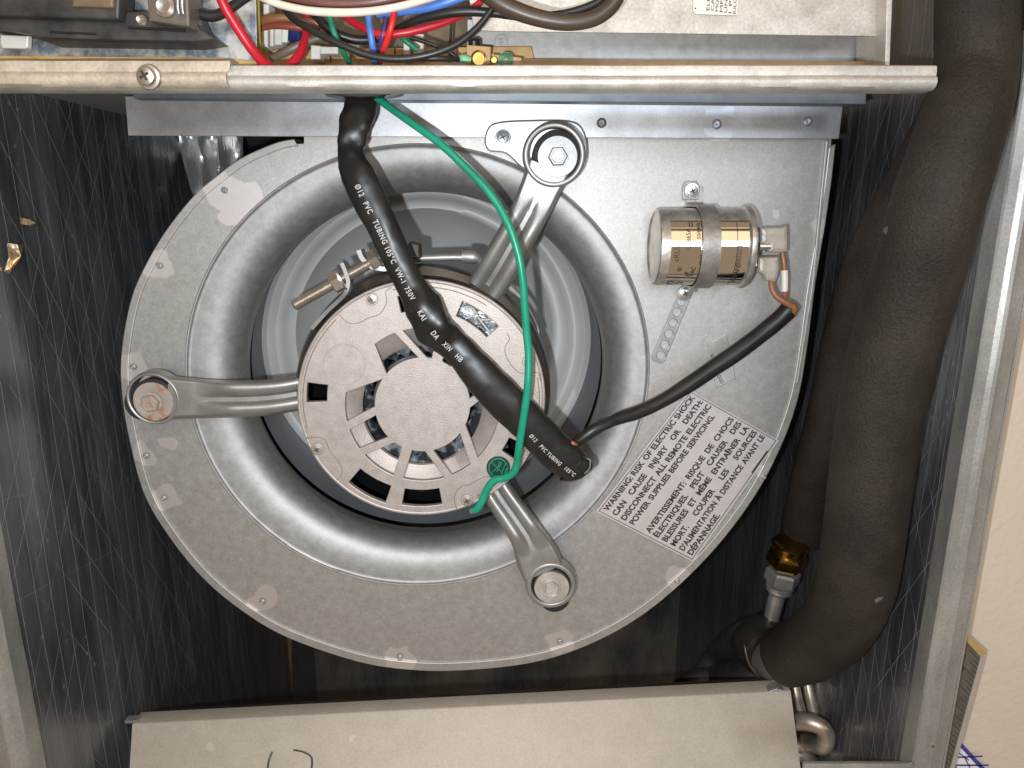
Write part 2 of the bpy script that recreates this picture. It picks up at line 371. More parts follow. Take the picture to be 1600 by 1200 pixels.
def hexhead(parent, px, py, Y, rpx, h, m, name='bolt_head', rot=0.25):
    c = W(px, py, Y); r = rpx * MPP(c)
    V, Fa = [], []
    pr = [(1, 0), (1, h * 0.8), (0.86, h), (0.72, h), (0.66, h * 0.93)]
    for q, hh in pr:
        for k in range(6):
            a = rot + k * math.pi / 3
            V.append(c + Vector((math.cos(a) * r * q, -hh, math.sin(a) * r * q)))
    for i in range(len(pr) - 1):
        for k in range(6):
            Fa.append([i * 6 + k, i * 6 + (k + 1) % 6, (i + 1) * 6 + (k + 1) % 6, (i + 1) * 6 + k])
    Fa.append(list(range(6))); Fa.append([(len(pr) - 1) * 6 + k for k in range(6)])
    o = mk(name, V, Fa, m, parent, smooth=False)
    # raised grade marks on the head
    mk_ = []
    for dx, dz in ((-.3, .25), (.15, .3), (-.25, -.3), (.25, -.2)):
        mk_.append(lathe_vf(c + Vector((dx * r, -h * 0.93, dz * r)), (0, -1, 0), [(r * 0.19, 0), (r * 0.17, 0.0005), (r * .10, 0.0005), (r * .08, 0.0001)], 10))
    V, Fa = join(*mk_); mk('grade_mark', V, Fa, m, o)
    return o

# ================================================================== cabinet
XL = W(-70, 600, 0).x; XR = W(1523, 600, 0).x
ZT = W(800, 150, 0.02).z; ZB = -0.80; YB = 0.52
cab = root('air_handler_cabinet', (0, 0.25, ZB), 'open steel air handler cabinet lined with scratched black foil', 'cabinet')
def liner(name, quad, m, nu=40, nv=40, axis=None, amp=0.0012):
    V, Fa = [], []
    a, b_, c, d = [Vector(q) for q in quad]
    nrm = (b_ - a).cross(d - a).normalized()
    for j in range(nv + 1):
        for i in range(nu + 1):
            u, v = i / nu, j / nv
            p = a.lerp(b_, u).lerp(d.lerp(c, u), v)
            V.append(p + nrm * (noise.noise(Vector((p.x * 9, p.y * 16, p.z * 9))) * amp * 2 * min(1, 12 * min(u, 1 - u, v, 1 - v))))
    for j in range(nv):
        for i in range(nu): Fa.append([j * (nu + 1) + i, j * (nu + 1) + i + 1, (j + 1) * (nu + 1) + i + 1, (j + 1) * (nu + 1) + i])
    return mk(name, V, Fa, m, cab)
liner('side_liner', [(XL, 0.0122, ZB), (XL, YB, ZB), (XL, YB, ZT + .1), (XL, 0.0122, ZT + .1)], FOIL, amp=0.0009)
liner('side_liner', [(XR, 0.0122, ZB), (XR, YB, ZB), (XR, YB, ZT + .1), (XR, 0.0122, ZT + .1)], FOIL, amp=0.0009)
liner('back_liner', [(XL, YB, ZB), (XR, YB, ZB), (XR, YB, ZT + .1), (XL, YB, ZT + .1)], FOILX)
liner('base_liner', [(XL, 0.004, ZB), (XR, 0.004, ZB), (XR, YB, ZB), (XL, YB, ZB)], FOILX)
V, Fa = box_vf(XL, W(1392, 100, .1).x, 0.055, YB, ZT + 0.012, ZT + 0.0135); mk('deck_sheet', V, Fa, GALV2, cab, smooth=False)
# folded front flanges: a C-profile with a ridge, real depth
def flange(x_in, sgn, z0, z1, width, nm='front_flange'):
    prof = [(0, 0.012), (0, 0.001), (0.0008, 0), (0.005, -0.0006), (0.0068, -0.0022), (0.0085, -0.0026), (0.011, -0.0016), (width - .001, -0.0012), (width, -0.0002), (width, 0.016), (width - .0012, 0.016), (width - .0012, 0.001)]
    V, Fa = [], []
    nz_ = 40
    for j in range(nz_ + 1):
        z = z0 + (z1 - z0) * j / nz_
        for a, y in prof: V.append(Vector((x_in + sgn * a, y + 0.0004 * noise.noise(Vector((x_in, a * 60, z * 30))), z)))
    n = len(prof)
    for j in range(nz_):
        for i in range(n - 1): Fa.append([j * n + i, j * n + i + 1, (j + 1) * n + i + 1, (j + 1) * n + i])
    return mk(nm, V, Fa, RAIL_SIDE, cab, angle=25)
RAIL_SIDE = mat('side_flange_steel', (0.30, 0.30, 0.285), (0.46, 0.44, 0.40), 0.6, 0.42, 0.12, 45, 8, 0.08, 300, grain=(900, 0.12), stretch=(1, 1, 0.35))
flange(XR, 1, ZB, 0.075, 0.0165)
flange(XL, -1, ZB, 0.075, 0.0165)
V, Fa = box_vf(XR + .0166, XR + .0178, -.0002, YB, ZB, .3); mk('outer_side_panel', V, Fa, RAIL_SIDE, cab, smooth=False)
V, Fa = box_vf(XL - .0178, XL - .0166, -.0002, YB, ZB, .3); mk('outer_side_panel', V, Fa, RAIL_SIDE, cab, smooth=False)
phillips(cab, 1456, 1164, -0.0016, 5, ZINC, washer=False, h=0.001)
# bottom rail
z1 = W(1350, 1194, -0.001).z
V, Fa = box_vf(W(1256,1190,0).x, XR - .0003, -0.001, 0.0016, z1 - 0.02, z1); o = mk('bottom_rail', V, Fa, RAIL_SIDE, cab, smooth=False); bevel_obj(o, .0005)
# dark wooden looking stained strip on the far liner and the crumpled foil in the corner
def crumple(name, pts, Y0, Y1, m, label, cat, nu=14, nv=24, amp=0.004, seed=0, fold=60, parent=None):
    """quad pts: tl, tr, br, bl pixels; left at depth Y0, right at depth Y1"""
    V, Fa = [], []
    for j in range(nv + 1):
        for i in range(nu + 1):
            u, v = i / nu, j / nv
            x = (pts[0][0] * (1 - u) + pts[1][0] * u) * (1 - v) + (pts[3][0] * (1 - u) + pts[2][0] * u) * v
            y = (pts[0][1] * (1 - u) + pts[1][1] * u) * (1 - v) + (pts[3][1] * (1 - u) + pts[2][1] * u) * v
            p = W(x, y, Y0 + (Y1 - Y0) * u)
            p.y += amp * noise.noise(Vector((p.x * fold * 2, seed, p.z * fold * .6))) + amp * .4 * math.sin(u * 22 + seed + 2 * v)
            V.append(p)
    n0 = len(V)
    V += [v + Vector((0, .0006, 0)) for v in V[:n0]]
    st = nu + 1
    for j in range(nv):
        for i in range(nu):
            q = [j * st + i, j * st + i + 1, (j + 1) * st + i + 1, (j + 1) * st + i]; Fa.append(q); Fa.append([k + n0 for k in q][::-1])
    rim = [(i, i + 1) for i in range(nu)] + [(nv * st + i, nv * st + i + 1) for i in range(nu)] + [(j * st, (j + 1) * st) for j in range(nv)] + [(j * st + nu, (j + 1) * st + nu) for j in range(nv)]
    for a, b_ in rim: Fa.append([a, b_, b_ + n0, a + n0])
    return T(mk(name, V, Fa, m, parent, angle=60), label, cat)
crumple('foil_tape', [(268, 205), (382, 205), (372, 330), (318, 330)], 0.27, 0.30, SILVER, 'crumpled silver foil tape hanging behind the top left of the blower housing', 'foil tape', seed=3, amp=.007)
V, Fa = plate_vf([(396, 930), (455, 955), (458, 1130), (407, 1130)], .42, .002)
T(mk('liner_strip', V, Fa, mat('brown_stained_strip', (0.07, 0.042, 0.025), (0.24, 0.15, 0.08), .2, .5, .1, 12, 8, stretch=(6, 1, .6)), cab))
def wall_flap(px_pts, name, m, label, cat, seed):
    # torn flap standing off the left liner
    V, Fa = [], []
    n = len(px_pts)
    for k, (x, y, off) in enumerate(px_pts):
        d = (W(x, y, 1) - CAM); t = (XL + 0.002 + off - CAM.x) / d.x; V.append(CAM + d * t)
    c = sum(V, Vector()) / n + Vector((0.0035, 0, 0))
    V2 = V + [c + Vector((0.001 * random.uniform(-1, 1), 0, 0))]
    Fa = [[k, (k + 1) % n, n] for k in range(n)]
    V3 = V2 + [v - Vector((0.0008, 0, 0)) for v in V2]
    Fa += [[a + n + 1 for a in f][::-1] for f in Fa] + [[k, (k + 1) % n, (k + 1) % n + n + 1, k + n + 1] for k in range(n)]
    return T(mk(name, V3, Fa, m, smooth=False), label, cat)
wall_flap([(13, 380, .001), (27, 382, .004), (38, 380, .002), (36, 392, .003), (29, 400, .005), (29, 412, .001), (14, 428, .004), (9, 424, .0), (16, 402, .003)], 'torn_foil_flap', GOLDF,
          'torn golden foil flap peeling from the left black liner, lower of the two tears', 'foil scrap', 1)
wall_flap([(33, 340, .002), (48, 343, .004), (60, 349, .002), (62, 356, .001), (46, 352, .003), (34, 350, .001)], 'torn_foil_flap', GOLDF,
          'small brown torn foil tab on the left black liner, upper of the two tears', 'foil scrap', 2)

# ================================================================== blower housing
blw = root('blower_housing', W(652, 1040, YP + .1), 'round galvanised blower scroll housing with a wide rolled inlet', 'blower')
outer = [(470, 216), (433, 222), (376, 247), (338, 275), (302, 306), (259, 360), (227, 414), (206, 462), (193, 522), (188, 575), (191, 625), (200, 680),
         (223, 768), (261, 835), (315, 902), (378, 955), (450, 997), (558, 1034), (640, 1047), (720, 1048), (820, 1038), (900, 1016), (980, 977), (1050, 925),
         (1120, 855), (1180, 775), (1222, 695), (1248, 620), (1262, 540), (1275, 440), (1290, 350), (1300, 280), (1307, 216), (1307, 190), (470, 190)]
op = spline(outer[:-2], 5) + outer[-2:]
def shrink(P, d, cx=700, cy=600):
    out = []
    for x, y in P:
        L_ = math.hypot(x - cx, y - cy); out.append((x - (x - cx) / L_ * d, y - (y - cy) / L_ * d))
    return out
CR = (652, 570, 362, 345)
plate('side_plate', shrink(op, 9), YP, 0.0012, GALV, blw, holes=[ell(*CR, 120)])
# wrapped rim: an open ring following the scroll edge, slightly proud
o_in = shrink(op, 13); k0, k1 = 2, len(op) - 3
ring = op[k0:k1] + o_in[k0:k1][::-1]
plate('rolled_rim', ring, YP - 0.0013, 0.0030, GALV, blw, bevel=0.0006)
# scroll wrap going back into the cabinet
V, Fa = [], []
wrap = op[k0:k1]
for j in range(5):
    for x, y in wrap:
        p = W(x, y, YP); V.append(Vector((p.x * (1 - .004), YP + .0018 + .0545 * j, p.z)))
n = len(wrap)
for j in range(4):
    for i in range(n - 1): Fa.append([j * n + i, j * n + i + 1, (j + 1) * n + i + 1, (j + 1) * n + i])
mk('scroll_wrap', V, Fa, GALV2, blw)
# inlet bell
TH = (666, 565, 278, 265)
prs = []
def mixr(t): return [CR[i] * (1 - t) + TH[i] * t for i in range(4)]
prs.append((*[CR[0], CR[1], CR[2] + 3, CR[3] + 3], YP + .0004)); prs.append((*CR, YP - .0004)); prs.append((*[CR[0], CR[1], CR[2] - 1.5, CR[3] - 1.5], YP - .0002))
prs.append((*[CR[0], CR[1], CR[2] - 3.5, CR[3] - 3.5], YP + .0012)); prs.append((*[CR[0], CR[1], CR[2] - 6, CR[3] - 6], YP + .0018)); prs.append((*[CR[0], CR[1], CR[2] - 9, CR[3] - 9], YP + .0019))
for k in range(1, 25):
    t = 0.12 + 0.88 * math.sin(k / 24 * math.pi / 2)
    prs.append((*mixr(t), YP + .0019 + 0.034 * (1 - (max(0, 1 - t ** 2.7)) ** .48)))
prs.append((TH[0], TH[1] - 3, TH[2] - 3, TH[3] - 3, YP + .045)); prs.append((TH[0], TH[1] - 3, TH[2] + 4, TH[3] + 4, YP + .046))
V, Fa = rings_vf(prs, 160); mk('inlet_bell', V, Fa, GALV2, blw, angle=50)
# mounting flange along the top and side stiffener
plate('top_flange', [(195, 150), (1318, 158), (1311, 217), (200, 212)], YP - .006, .0014, FLANGE, blw)
plate('hanging_rail', [(208, 145), (1354, 143), (1353, 163), (208, 153)], .052, .010, mat('hanging_rail_steel', (.13, .15, .17), (.19, .21, .23), .7, .45, .1, 60), blw)
plate('edge_stiffener', [(1291, 219), (1296, 219), (1273, 450), (1248, 600), (1244, 600), (1268, 450)], YP - .0022, .0022, GALV2, blw, bevel=.0005)
plate('arm_boss', smooth_poly([(757, 222), (762, 200), (780, 190), (830, 187), (890, 188), (912, 203), (918, 240), (895, 275), (850, 285), (815, 262), (790, 240), (765, 236)], 5), YP - .0095, .003, FLANGE, blw, bevel=.001)
for k, (a, b_) in enumerate([(350, 297), (249, 415), (208, 573), (228, 712), (256, 778), (410, 940), (625, 1027), (875, 1003), (1058, 908), (1193, 745)]):
    c = W(a, b_, YP - .0013); r = 4.2 * MPP(c)
    lathe('stake_dimple', c, (0, -1, 0), [(r * 1.2, -.0002), (r, .0007), (r * .7, .0010), (r * .4, .0003), (r * .1, -.0002)], GALV2, blw, 16)
for a, b_ in [(940, 192), (1120, 194), (1262, 190)]:
    c = W(a, b_, YP - .0062); r = 6.5 * MPP(c)
    lathe('stake_dimple', c, (0, -1, 0), [(r * 1.2, -.0002), (r, .0006), (r * .7, .0010), (r * .4, .0003), (r * .1, -.0002)], FLANGE, blw, 18)
phillips(blw, 786, 215, YP - .0096, 9, mat('dull_screw', (.2, .21, .22), (.3, .31, .32), .8, .35, .05, 90))
phillips(blw, 1081, 298, YP - .0012, 8.5); phillips(blw, 1070, 458, YP - .0012, 8.5)
# small pressed tab with its printed numbers, lying under the capacitor sleeve
tab = plate('pressed_tab', smooth_poly([(1107, 540), (1112, 534), (1130, 524), (1136, 526), (1149, 588), (1146, 593), (1124, 605), (1118, 601)], 4), YP - .0007, .001, GALV, blw, bevel=.0004)
plate('paper_scrap', [(1119, 588), (1132, 582), (1137, 596), (1124, 603)], YP - .0010, .0004, mat('tab_paper', (.46, .41, .42), (.5, .45, .46), .1, .5), tab, bevel=.0001)
def flat_text(s, quad, Y, m, parent=None, name='lettering', offset=0.0, fit=True, h=None):
    """quad: bottom-left, bottom-right, top-right, top-left in pixels; text is stretched over it"""
    V, Fa = text_vf(s, 1.0, offset)
    x0, x1 = min(v.x for v in V), max(v.x for v in V); y0, y1 = 0.0, 0.73
    out = []
    for v in V:
        u = (v.x - x0) / (x1 - x0); t = (v.y - y0) / (y1 - y0)
        px = (quad[0][0] * (1 - u) + quad[1][0] * u) * (1 - t) + (quad[3][0] * (1 - u) + quad[2][0] * u) * t
        py = (quad[0][1] * (1 - u) + quad[1][1] * u) * (1 - t) + (quad[3][1] * (1 - u) + quad[2][1] * u) * t
        out.append(W(px, py, Y))
    if m is None: return out, Fa
    return mk(name, out, Fa, m, parent, smooth=False, recalc=False)
flat_text('0003', [(1126, 600), (1118, 584), (1124, 581), (1132, 597)], YP - .0013, INK, blw)
flat_text('0', [(1113, 561), (1110, 555), (1114, 553), (1117, 559)], YP - .0013, INK, blw)

# wheel seen through the inlet
whl = root('fan_impeller', W(666, 527, .17), 'smooth grey dished blower wheel inside the inlet behind the motor', 'fan wheel')
V, Fa = rings_vf([(666, 556, 273, 262, .139), (666, 548, 268, 257, .15), (666, 535, 261, 250, .163), (666, 527, 257, 246, .168)], 128); mk('wheel_rim', V, Fa, WHEEL_SHADE, whl)
V, Fa = rings_vf([(666, 526, 257, 246, .168), (666, 525, 249, 239, .1655), (666, 525, 243, 233, .167), (666, 524, 235, 226, .1715), (666, 524, 229, 220, .1715),
                  (666, 523, 222, 213, .1675), (666, 521, 212, 204, .1655), (665, 520, 203, 195, .1652), (664, 519, 198, 190, .168), (662, 505, 150, 145, .200), (660, 500, 90, 88, .21), (660, 500, 20, 20, .21)], 128)
mk('wheel_plate', V, Fa, WHEEL, whl, angle=60)

# ================================================================== motor
YM = 0.054
mot = root('blower_motor', W(658, 621, YM + .05), 'round fan motor with a pale cast aluminium slotted end cap', 'motor')
def hx(x, y): return (430 + x / 2.5, 340 + y / 2.5)
HC = (575, 730)
def hp(r, a): return hx(HC[0] + r * math.cos(R(a)), HC[1] - r * 0.985 * math.sin(R(a)))
RI, RO = 187, 302
sp_ = [(90, 107.8, 34), (72.2, 74, 46), (48.5, 50.6, 34), (1.6, 17, 38), (-32, -48, 40), (-82, -70.6, 32), (-109, -108, 42), (-131, -141.5, 34), (-172, -163.8, 36)]
edges = []                                   # each spoke: (inner hi, inner lo, outer hi, outer lo)
for ai, ao, w_ in sp_:
    di = math.degrees(math.asin(w_ / 2 / RI)); do = math.degrees(math.asin(w_ / 2 / RO)); edges.append((ai + di, ai - di, ao + do, ao - do))
slots = []
def slot(ia, ib, oa, ob):                    # from angle a down to b
    P = [hp(RI, ia + (ib - ia) * k / 8) for k in range(9)] + [hp(RO, ob + (oa - ob) * k / 12) for k in range(13)]
    slots.append(P)
slot(139, edges[0][0], 128, edges[0][2])
for a, b_ in zip(edges[:-1], edges[1:]): slot(a[1], b_[0], a[3], b_[2])
slot(edges[-1][1], 148 - 360, edges[-1][3], 171 - 360)
CC = (570, 702)
def cp(r, a): return hx(CC[0] + r * math.cos(R(a)), CC[1] - r * 0.985 * math.sin(R(a)))
def cwin(r0, r1, a0, a1): return [cp(r0, a0 + (a1 - a0) * k / 6) for k in range(7)] + [cp(r1, a1 + (a0 - a1) * k / 6) for k in range(7)]
wins = [cwin(350, 413, 43, 67), cwin(368, 448, 172.5, 182.5), cwin(370, 442, -130, -108.5), cwin(368, 432, -100, -79), cwin(380, 446, -34, -25), cwin(345, 410, 92, 103)]
cap_out = [hx(CC[0] + 485 * math.cos(R(a)), CC[1] - 461 * math.sin(R(a))) for a in range(0, 360, 2)]
cap_in = [hx(CC[0] + 474 * math.cos(R(a)), CC[1] - 450 * math.sin(R(a))) for a in range(0, 360, 2)]
plate('end_cap', cap_in, YM, .0034, CAST, mot, holes=slots + wins, bevel=.0004)
plate('cap_rim', cap_out, YM + .0010, .0034, CAST, mot, holes=[[hx(CC[0] + 472 * math.cos(R(a)), CC[1] - 448 * math.sin(R(a))) for a in range(0, 360, 2)]], bevel=.0008)
# sloping basin under the spokes
hcx, hcy = hx(*HC)
V, Fa = rings_vf([(hcx, hcy, 126, 124, YM + .0015), (hcx, hcy, 120, 118, YM + .0030), (hcx, hcy, 96, 94.5, YM + .0068), (hcx, hcy, 93, 91.5, YM + .0082), (hcx, hcy, 95, 94, YM + .0105)], 96); mk('vent_basin', V, Fa, CAST, mot)
V, Fa = rings_vf([(hcx, hcy, 73, 71.5, YM + .0032), (hcx, hcy, 71, 70, YM + .008)], 96); mk('hub_skirt', V, Fa, CAST, mot)
# raised lines on the face: ears and the round boss
def bead(pts, wpx=2.2, Y=YM, nm='cast_line', m=None, parent=mot, hh=.6):
    L_ = [(*W(a, b_, Y), 0) for a, b_ in pts]; L_ = spline(L_, 4); C = [Vector(q[:3]) for q in L_]
    V, Fa, _ = tube_vf(C, [wpx * MPP(C[0]) / 2] * len(C), 6, hh); return mk(nm, V, Fa, m or CAST, parent)
WND2 = mat('grey_film', (.10, .11, .12), (.42, .43, .43), .3, .25, .1, 130, 4, .8, 160)
GROOVE = mat('cast_groove', (.24, .19, .15), metal=.4, rough=.6)
ears = [[(250, 378), (262, 392), (290, 412), (330, 410), (365, 392), (405, 378), (428, 350), (436, 318), (432, 290), (455, 272)],
        [(118, 862), (160, 858), (190, 865), (205, 890), (215, 915), (245, 950), (262, 985), (255, 1010), (240, 1025)],
        [(708, 1136), (700, 1100), (708, 1070), (730, 1050), (765, 1040), (800, 1020), (830, 1010), (860, 1022)],
        [(905, 450), (915, 475), (900, 500), (898, 530), (915, 565), (945, 600), (980, 610), (1025, 605), (1036, 640)]]
for e in ears: bead([hx(*q) for q in e], 1.8, YM + .0001, m=GROOVE)
bead([hx(*q) for q in ell(268, 575, 82, 80, 30, 0, 372)], 2.6, YM + .0002, hh=1.1)
rr_ = [hx(CC[0] + 462 * math.cos(R(a)), CC[1] - 438 * math.sin(R(a))) for a in range(-62, 14, 6)]; bead(rr_, 1.6, YM, m=GROOVE)
rr_ = [hx(CC[0] + 462 * math.cos(R(a)), CC[1] - 438 * math.sin(R(a))) for a in range(136, 202, 6)]; bead(rr_, 1.6, YM, m=GROOVE)
rr_ = [hx(CC[0] + 458 * math.cos(R(a)), CC[1] - 432 * math.sin(R(a))) for a in range(56, 106, 6)]; bead(rr_, 1.6, YM, m=GROOVE)
for a, b_ in [(378, 319), (165, 903), (750, 1103), (990, 562)]:
    phillips(mot, *hx(a, b_), YM, 7.0, washer=False, h=.0016)
    bead([(*q,) for q in ell(*hx(a, b_), 9.5, 9.3, 16, 0, 380)], 1.6, YM + .0001, nm='screw_seat', m=GROOVE)
V, Fa = rings_vf([(658, 621, 190, 181, YM + .0040), (658, 621, 191.5, 182.5, YM + .006), (658, 620, 190, 181, YM + .018)], 128); mk('cap_skirt', V, Fa, CAST, mot)
plate('winding_sleeve', [hx(*q) for q in [(700, 300), (905, 395), (860, 500), (690, 400)]], YM + .013, .004, WND2, mot, bevel=.001)
# body, band, windings, rotor
bx_, by_ = 664, 612
V, Fa = rings_vf([(658, 621, 188, 179, YM + .018), (659, 619, 189, 180, YM + .028), (668, 600, 184, 176, YM + .075), (668, 596, 150, 146, YM + .08)], 96); mk('motor_body', V, Fa, BLACK, mot)
V, Fa = rings_vf([(658, 621, 179, 171, YM + .0036), (658, 618, 176, 168, YM + .05), (658, 615, 20, 20, YM + .052)], 64); mk('motor_interior', V, Fa, mat('interior_shade', (.006, .006, .006), rough=.95, rvar=.02, spec=.05), mot)  # near-black matte colour paints in the shade of the hollow motor
WND = mat('lacquered_winding', (0.04, 0.043, 0.05), (0.50, 0.52, 0.54), 0.1, 0.3, .1, 60, 3, .8, 200, contrast=(.45, .62))
V, Fa = [], []
c0 = W(660, 626, YM + .028); seg, sd = 120, 14
for i in range(seg):
    a = 2 * math.pi * i / seg; d = Vector((math.cos(a), 0, math.sin(a)))
    for k in range(sd):
        b_ = 2 * math.pi * k / sd
        rr2 = .0125 * (1 + .22 * noise.noise(Vector((math.cos(a) * 9, math.sin(a) * 9, b_ * .8))) + .12 * math.cos(a * 24))
        V.append(c0 + d * (.0435 + rr2 * 1.1 * math.cos(b_)) + Vector((0, rr2 * .9 * math.sin(b_), 0)))
for i in range(seg):
    for k in range(sd):
        Fa.append([i * sd + k, i * sd + (k + 1) % sd, ((i + 1) % seg) * sd + (k + 1) % sd, ((i + 1) % seg) * sd + k])
mk('stator_winding', V, Fa, WND, mot)
lathe('rotor', c0, (0, -1, 0), [(.029, -.01), (.029, .004), (.027, .006), (.012, .006), (.011, .003)], mat('rotor_metal', (.35, .37, .40), (.5, .52, .55), .7, .4, .1, 60), mot)
# lacing inside the upper window
for P in ([(722, 352), (770, 352), (800, 400), (842, 452)], [(742, 395), (775, 380), (772, 352)], [(800, 400), (850, 398), (872, 420)]):
    px_tube('lacing_cord', [(*hx(*q), YM + .010, 3.4) for q in P], mat('cord', (.6, .58, .5), rough=.6) if 'cord' not in bpy.data.materials else bpy.data.materials['cord'], mot, 6, 8)
for q in slots[:0]: pass
# earth badge
bdg = plate('earth_badge', ell(778.5, 731, 18.5, 18, 36), YM - .0006, .0008, mat('dark_green_badge', (.004, .03, .018), rough=.4), mot, bevel=.0002)
sym = []
def stroke(a, b_, wpx, Y):
    dx, dy = b_[0] - a[0], b_[1] - a[1]; L_ = math.hypot(dx, dy); nx, ny = -dy / L_ * wpx / 2, dx / L_ * wpx / 2
    return plate_vf([(a[0] + nx, a[1] + ny), (b_[0] + nx, b_[1] + ny), (b_[0] - nx, b_[1] - ny), (a[0] - nx, a[1] - ny)], Y, .0002, bevel=.00003)
for a, b_ in [((768, 722), (786, 740)), ((777, 731), (766, 741)), ((781, 721), (777, 731)), ((783, 741), (790, 724)), ((788, 740), (794, 727)), ((776, 737), (784, 722))]:
    sym.append(stroke(a, b_, 1.2, YM - .0009))
sym.append(plate_vf(ell(778.5, 731, 15.5, 15, 36), YM - .0009, .0002, holes=[ell(778.5, 731, 13.9, 13.4, 36)], bevel=.00003))
V, Fa = join(*sym); mk('earth_symbol', V, Fa, GREEN, bdg, smooth=False)

# ================================================================== motor mount: band, clamp bolt, three arms
mnt = root('motor_mount', W(658, 621, YM + .04), 'grey steel belly band motor mount with three arms reaching the housing', 'motor mount')
Yb = YM + .024
V, Fa = rings_vf([(660, 612, 186, 182, Yb - .002), (660, 610, 196, 192, Yb), (661, 607, 199, 195, Yb + .006), (662, 604, 198, 194, Yb + .014), (662, 602, 190, 186, Yb + .016)], 128); mk('clamp_band', V, Fa, BAND, mnt)
V, Fa = rings_vf([(660, 616, 185, 180, Yb - .006), (660, 615, 190, 185, Yb - .004), (660, 614, 186, 181, Yb - .001)], 128); mk('band_bead', V, Fa, BAND, mnt)
def arm(ctr, hw, Ys, eye, R_, rw, rh, wm, washm, lab, gap=1.0, amp=.0058):
    """ctr: centre pixels from the eyelet to the motor, hw: half widths in pixels"""
    n = 40; m_ = 36
    L_ = spline([(a, b_, h_, y_) for (a, b_), h_, y_ in zip(ctr, hw, Ys)], 14)
    V, Fa = [], []
    N_ = len(L_)
    for i, (a, b_, h_, y_) in enumerate(L_):
        a2, b2 = L_[min(i + 1, N_ - 1)][:2]; a1, b1 = L_[max(i - 1, 0)][:2]
        dx, dy = a2 - a1, b2 - b1; l_ = math.hypot(dx, dy); nx, ny = -dy / l_, dx / l_
        u = i / (N_ - 1); g = min(max((u - .22) / .25, 0), 1); g = g * g * (3 - 2 * g)
        for k in range(m_ + 1):
            v = -1 + 2 * k / m_
            rid = max(math.sqrt(max(0, 1 - ((abs(v) - .57) / .43) ** 2)), .05 if abs(v) < .5 else 0)
            mid = math.exp(-(v / .16) ** 2) * .0
            edge = max(0, (abs(v) - .82) / .18)
            yy = y_ - g * (amp * rid + amp * mid) + .0045 * edge ** 2.2 * (1) 
            flat = (1 - g) * .0
            V.append(W(a + nx * v * h_, b_ + ny * v * h_, yy - flat))
    st = m_ + 1; n0 = len(V)
    V += [v + Vector((0, .0022, 0)) for v in V[:n0]]
    for i in range(N_ - 1):
        for k in range(m_):
            q = [i * st + k, i * st + k + 1, (i + 1) * st + k + 1, (i + 1) * st + k]; Fa.append(q); Fa.append([z + n0 for z in q][::-1])
        for k in (0, m_): Fa.append([i * st + k, (i + 1) * st + k, (i + 1) * st + k + n0, i * st + k + n0])
    for i in (0, N_ - 1):
        for k in range(m_): Fa.append([i * st + k, i * st + k + 1, i * st + k + 1 + n0, i * st + k + n0])
    Ye = Ys[0]
    c = W(*eye, Ye); s = MPP(c)
    Rm, wr_ = R_ * s, rw * s
    ri = wr_ * 1.06 * gap
    E = lathe_vf(c, (0, -1, 0), [(Rm, -.008), (Rm, -.0035), (Rm * .99, -.0012), (Rm * .965, .0000), (Rm * .93, .0006), (ri * 1.06, .0006), (ri * 1.01, .0001), (ri, -.002), (ri, -.008)], 64, cap0=False, cap1=False)
    J = join((V, Fa), E)
    o = mk('mounting_arm', *J, ARM, mnt, angle=50); T(o, lab)
    lathe('rubber_grommet', W(eye[0] + rh[0], eye[1] + rh[1], Ye + .0012), (0, -1, 0), [(ri * .985, -.012), (ri * .985, 0), (ri * .9, .0006), (wr_ * .5, .0006)], RUBBER, o, 40)
    wc = (eye[0] + rh[0], eye[1] + rh[1])
    lathe('washer', W(*wc, Ye + .0004), (0, -1, 0), [(wr_ * .93, -.0004), (wr_ * .95, .0006), (wr_ * .93, .0012), (wr_ * .5, .0014), (wr_ * .45, .0010)], washm, o, 48)
    hexhead(o, *rh[2:4], Ye - .0010, rh[4], .004, wm, rot=rh[5])
    lathe('washer_face', W(rh[2], rh[3], Ye - .0009), (0, -1, 0), [(rh[4] * s * 1.15, 0), (rh[4] * s * 1.15, .0006), (rh[4] * s * .6, .0008)], wm, o, 28)
    lathe('stand_off', W(eye[0] + 3, eye[1] - 3, YP), (0, -1, 0), [(wr_ * .8, 0), (wr_ * .8, YP - Ye - .003)], RUBBER, o, 28)
    return o
arm([(262, 622), (300, 623), (345, 624), (400, 623), (440, 619), (480, 612)], [34, 31, 29, 28, 27, 27], [.074, .074, .075, .077, .079, .082], (239, 623), 43, 33, (1.5, 4, 237, 629, 14.5, .2), RUST, RUST,
    'left mounting arm with a rusty washer and bolt', 1.05)
arm([(858, 262), (846, 290), (828, 330), (805, 372), (782, 412), (765, 440), (755, 455)], [36, 32, 30, 30, 31, 31, 31], [.064, .065, .067, .070, .074, .078, .080], (866, 242), 50, 33, (5, 3, 871, 245, 15.5, .05), WASHB, WASHB,
    'upper right mounting arm with a clean bright washer', 1.16)
arm([(850, 895), (838, 868), (823, 838), (803, 808), (782, 778), (765, 750)], [34, 33, 27, 25, 24, 24], [.072, .072, .074, .077, .080, .083], (861, 915), 40, 29, (1, 2, 862, 917, 12, .4), WASH, WASH,
    'lower right mounting arm with a dull washer')
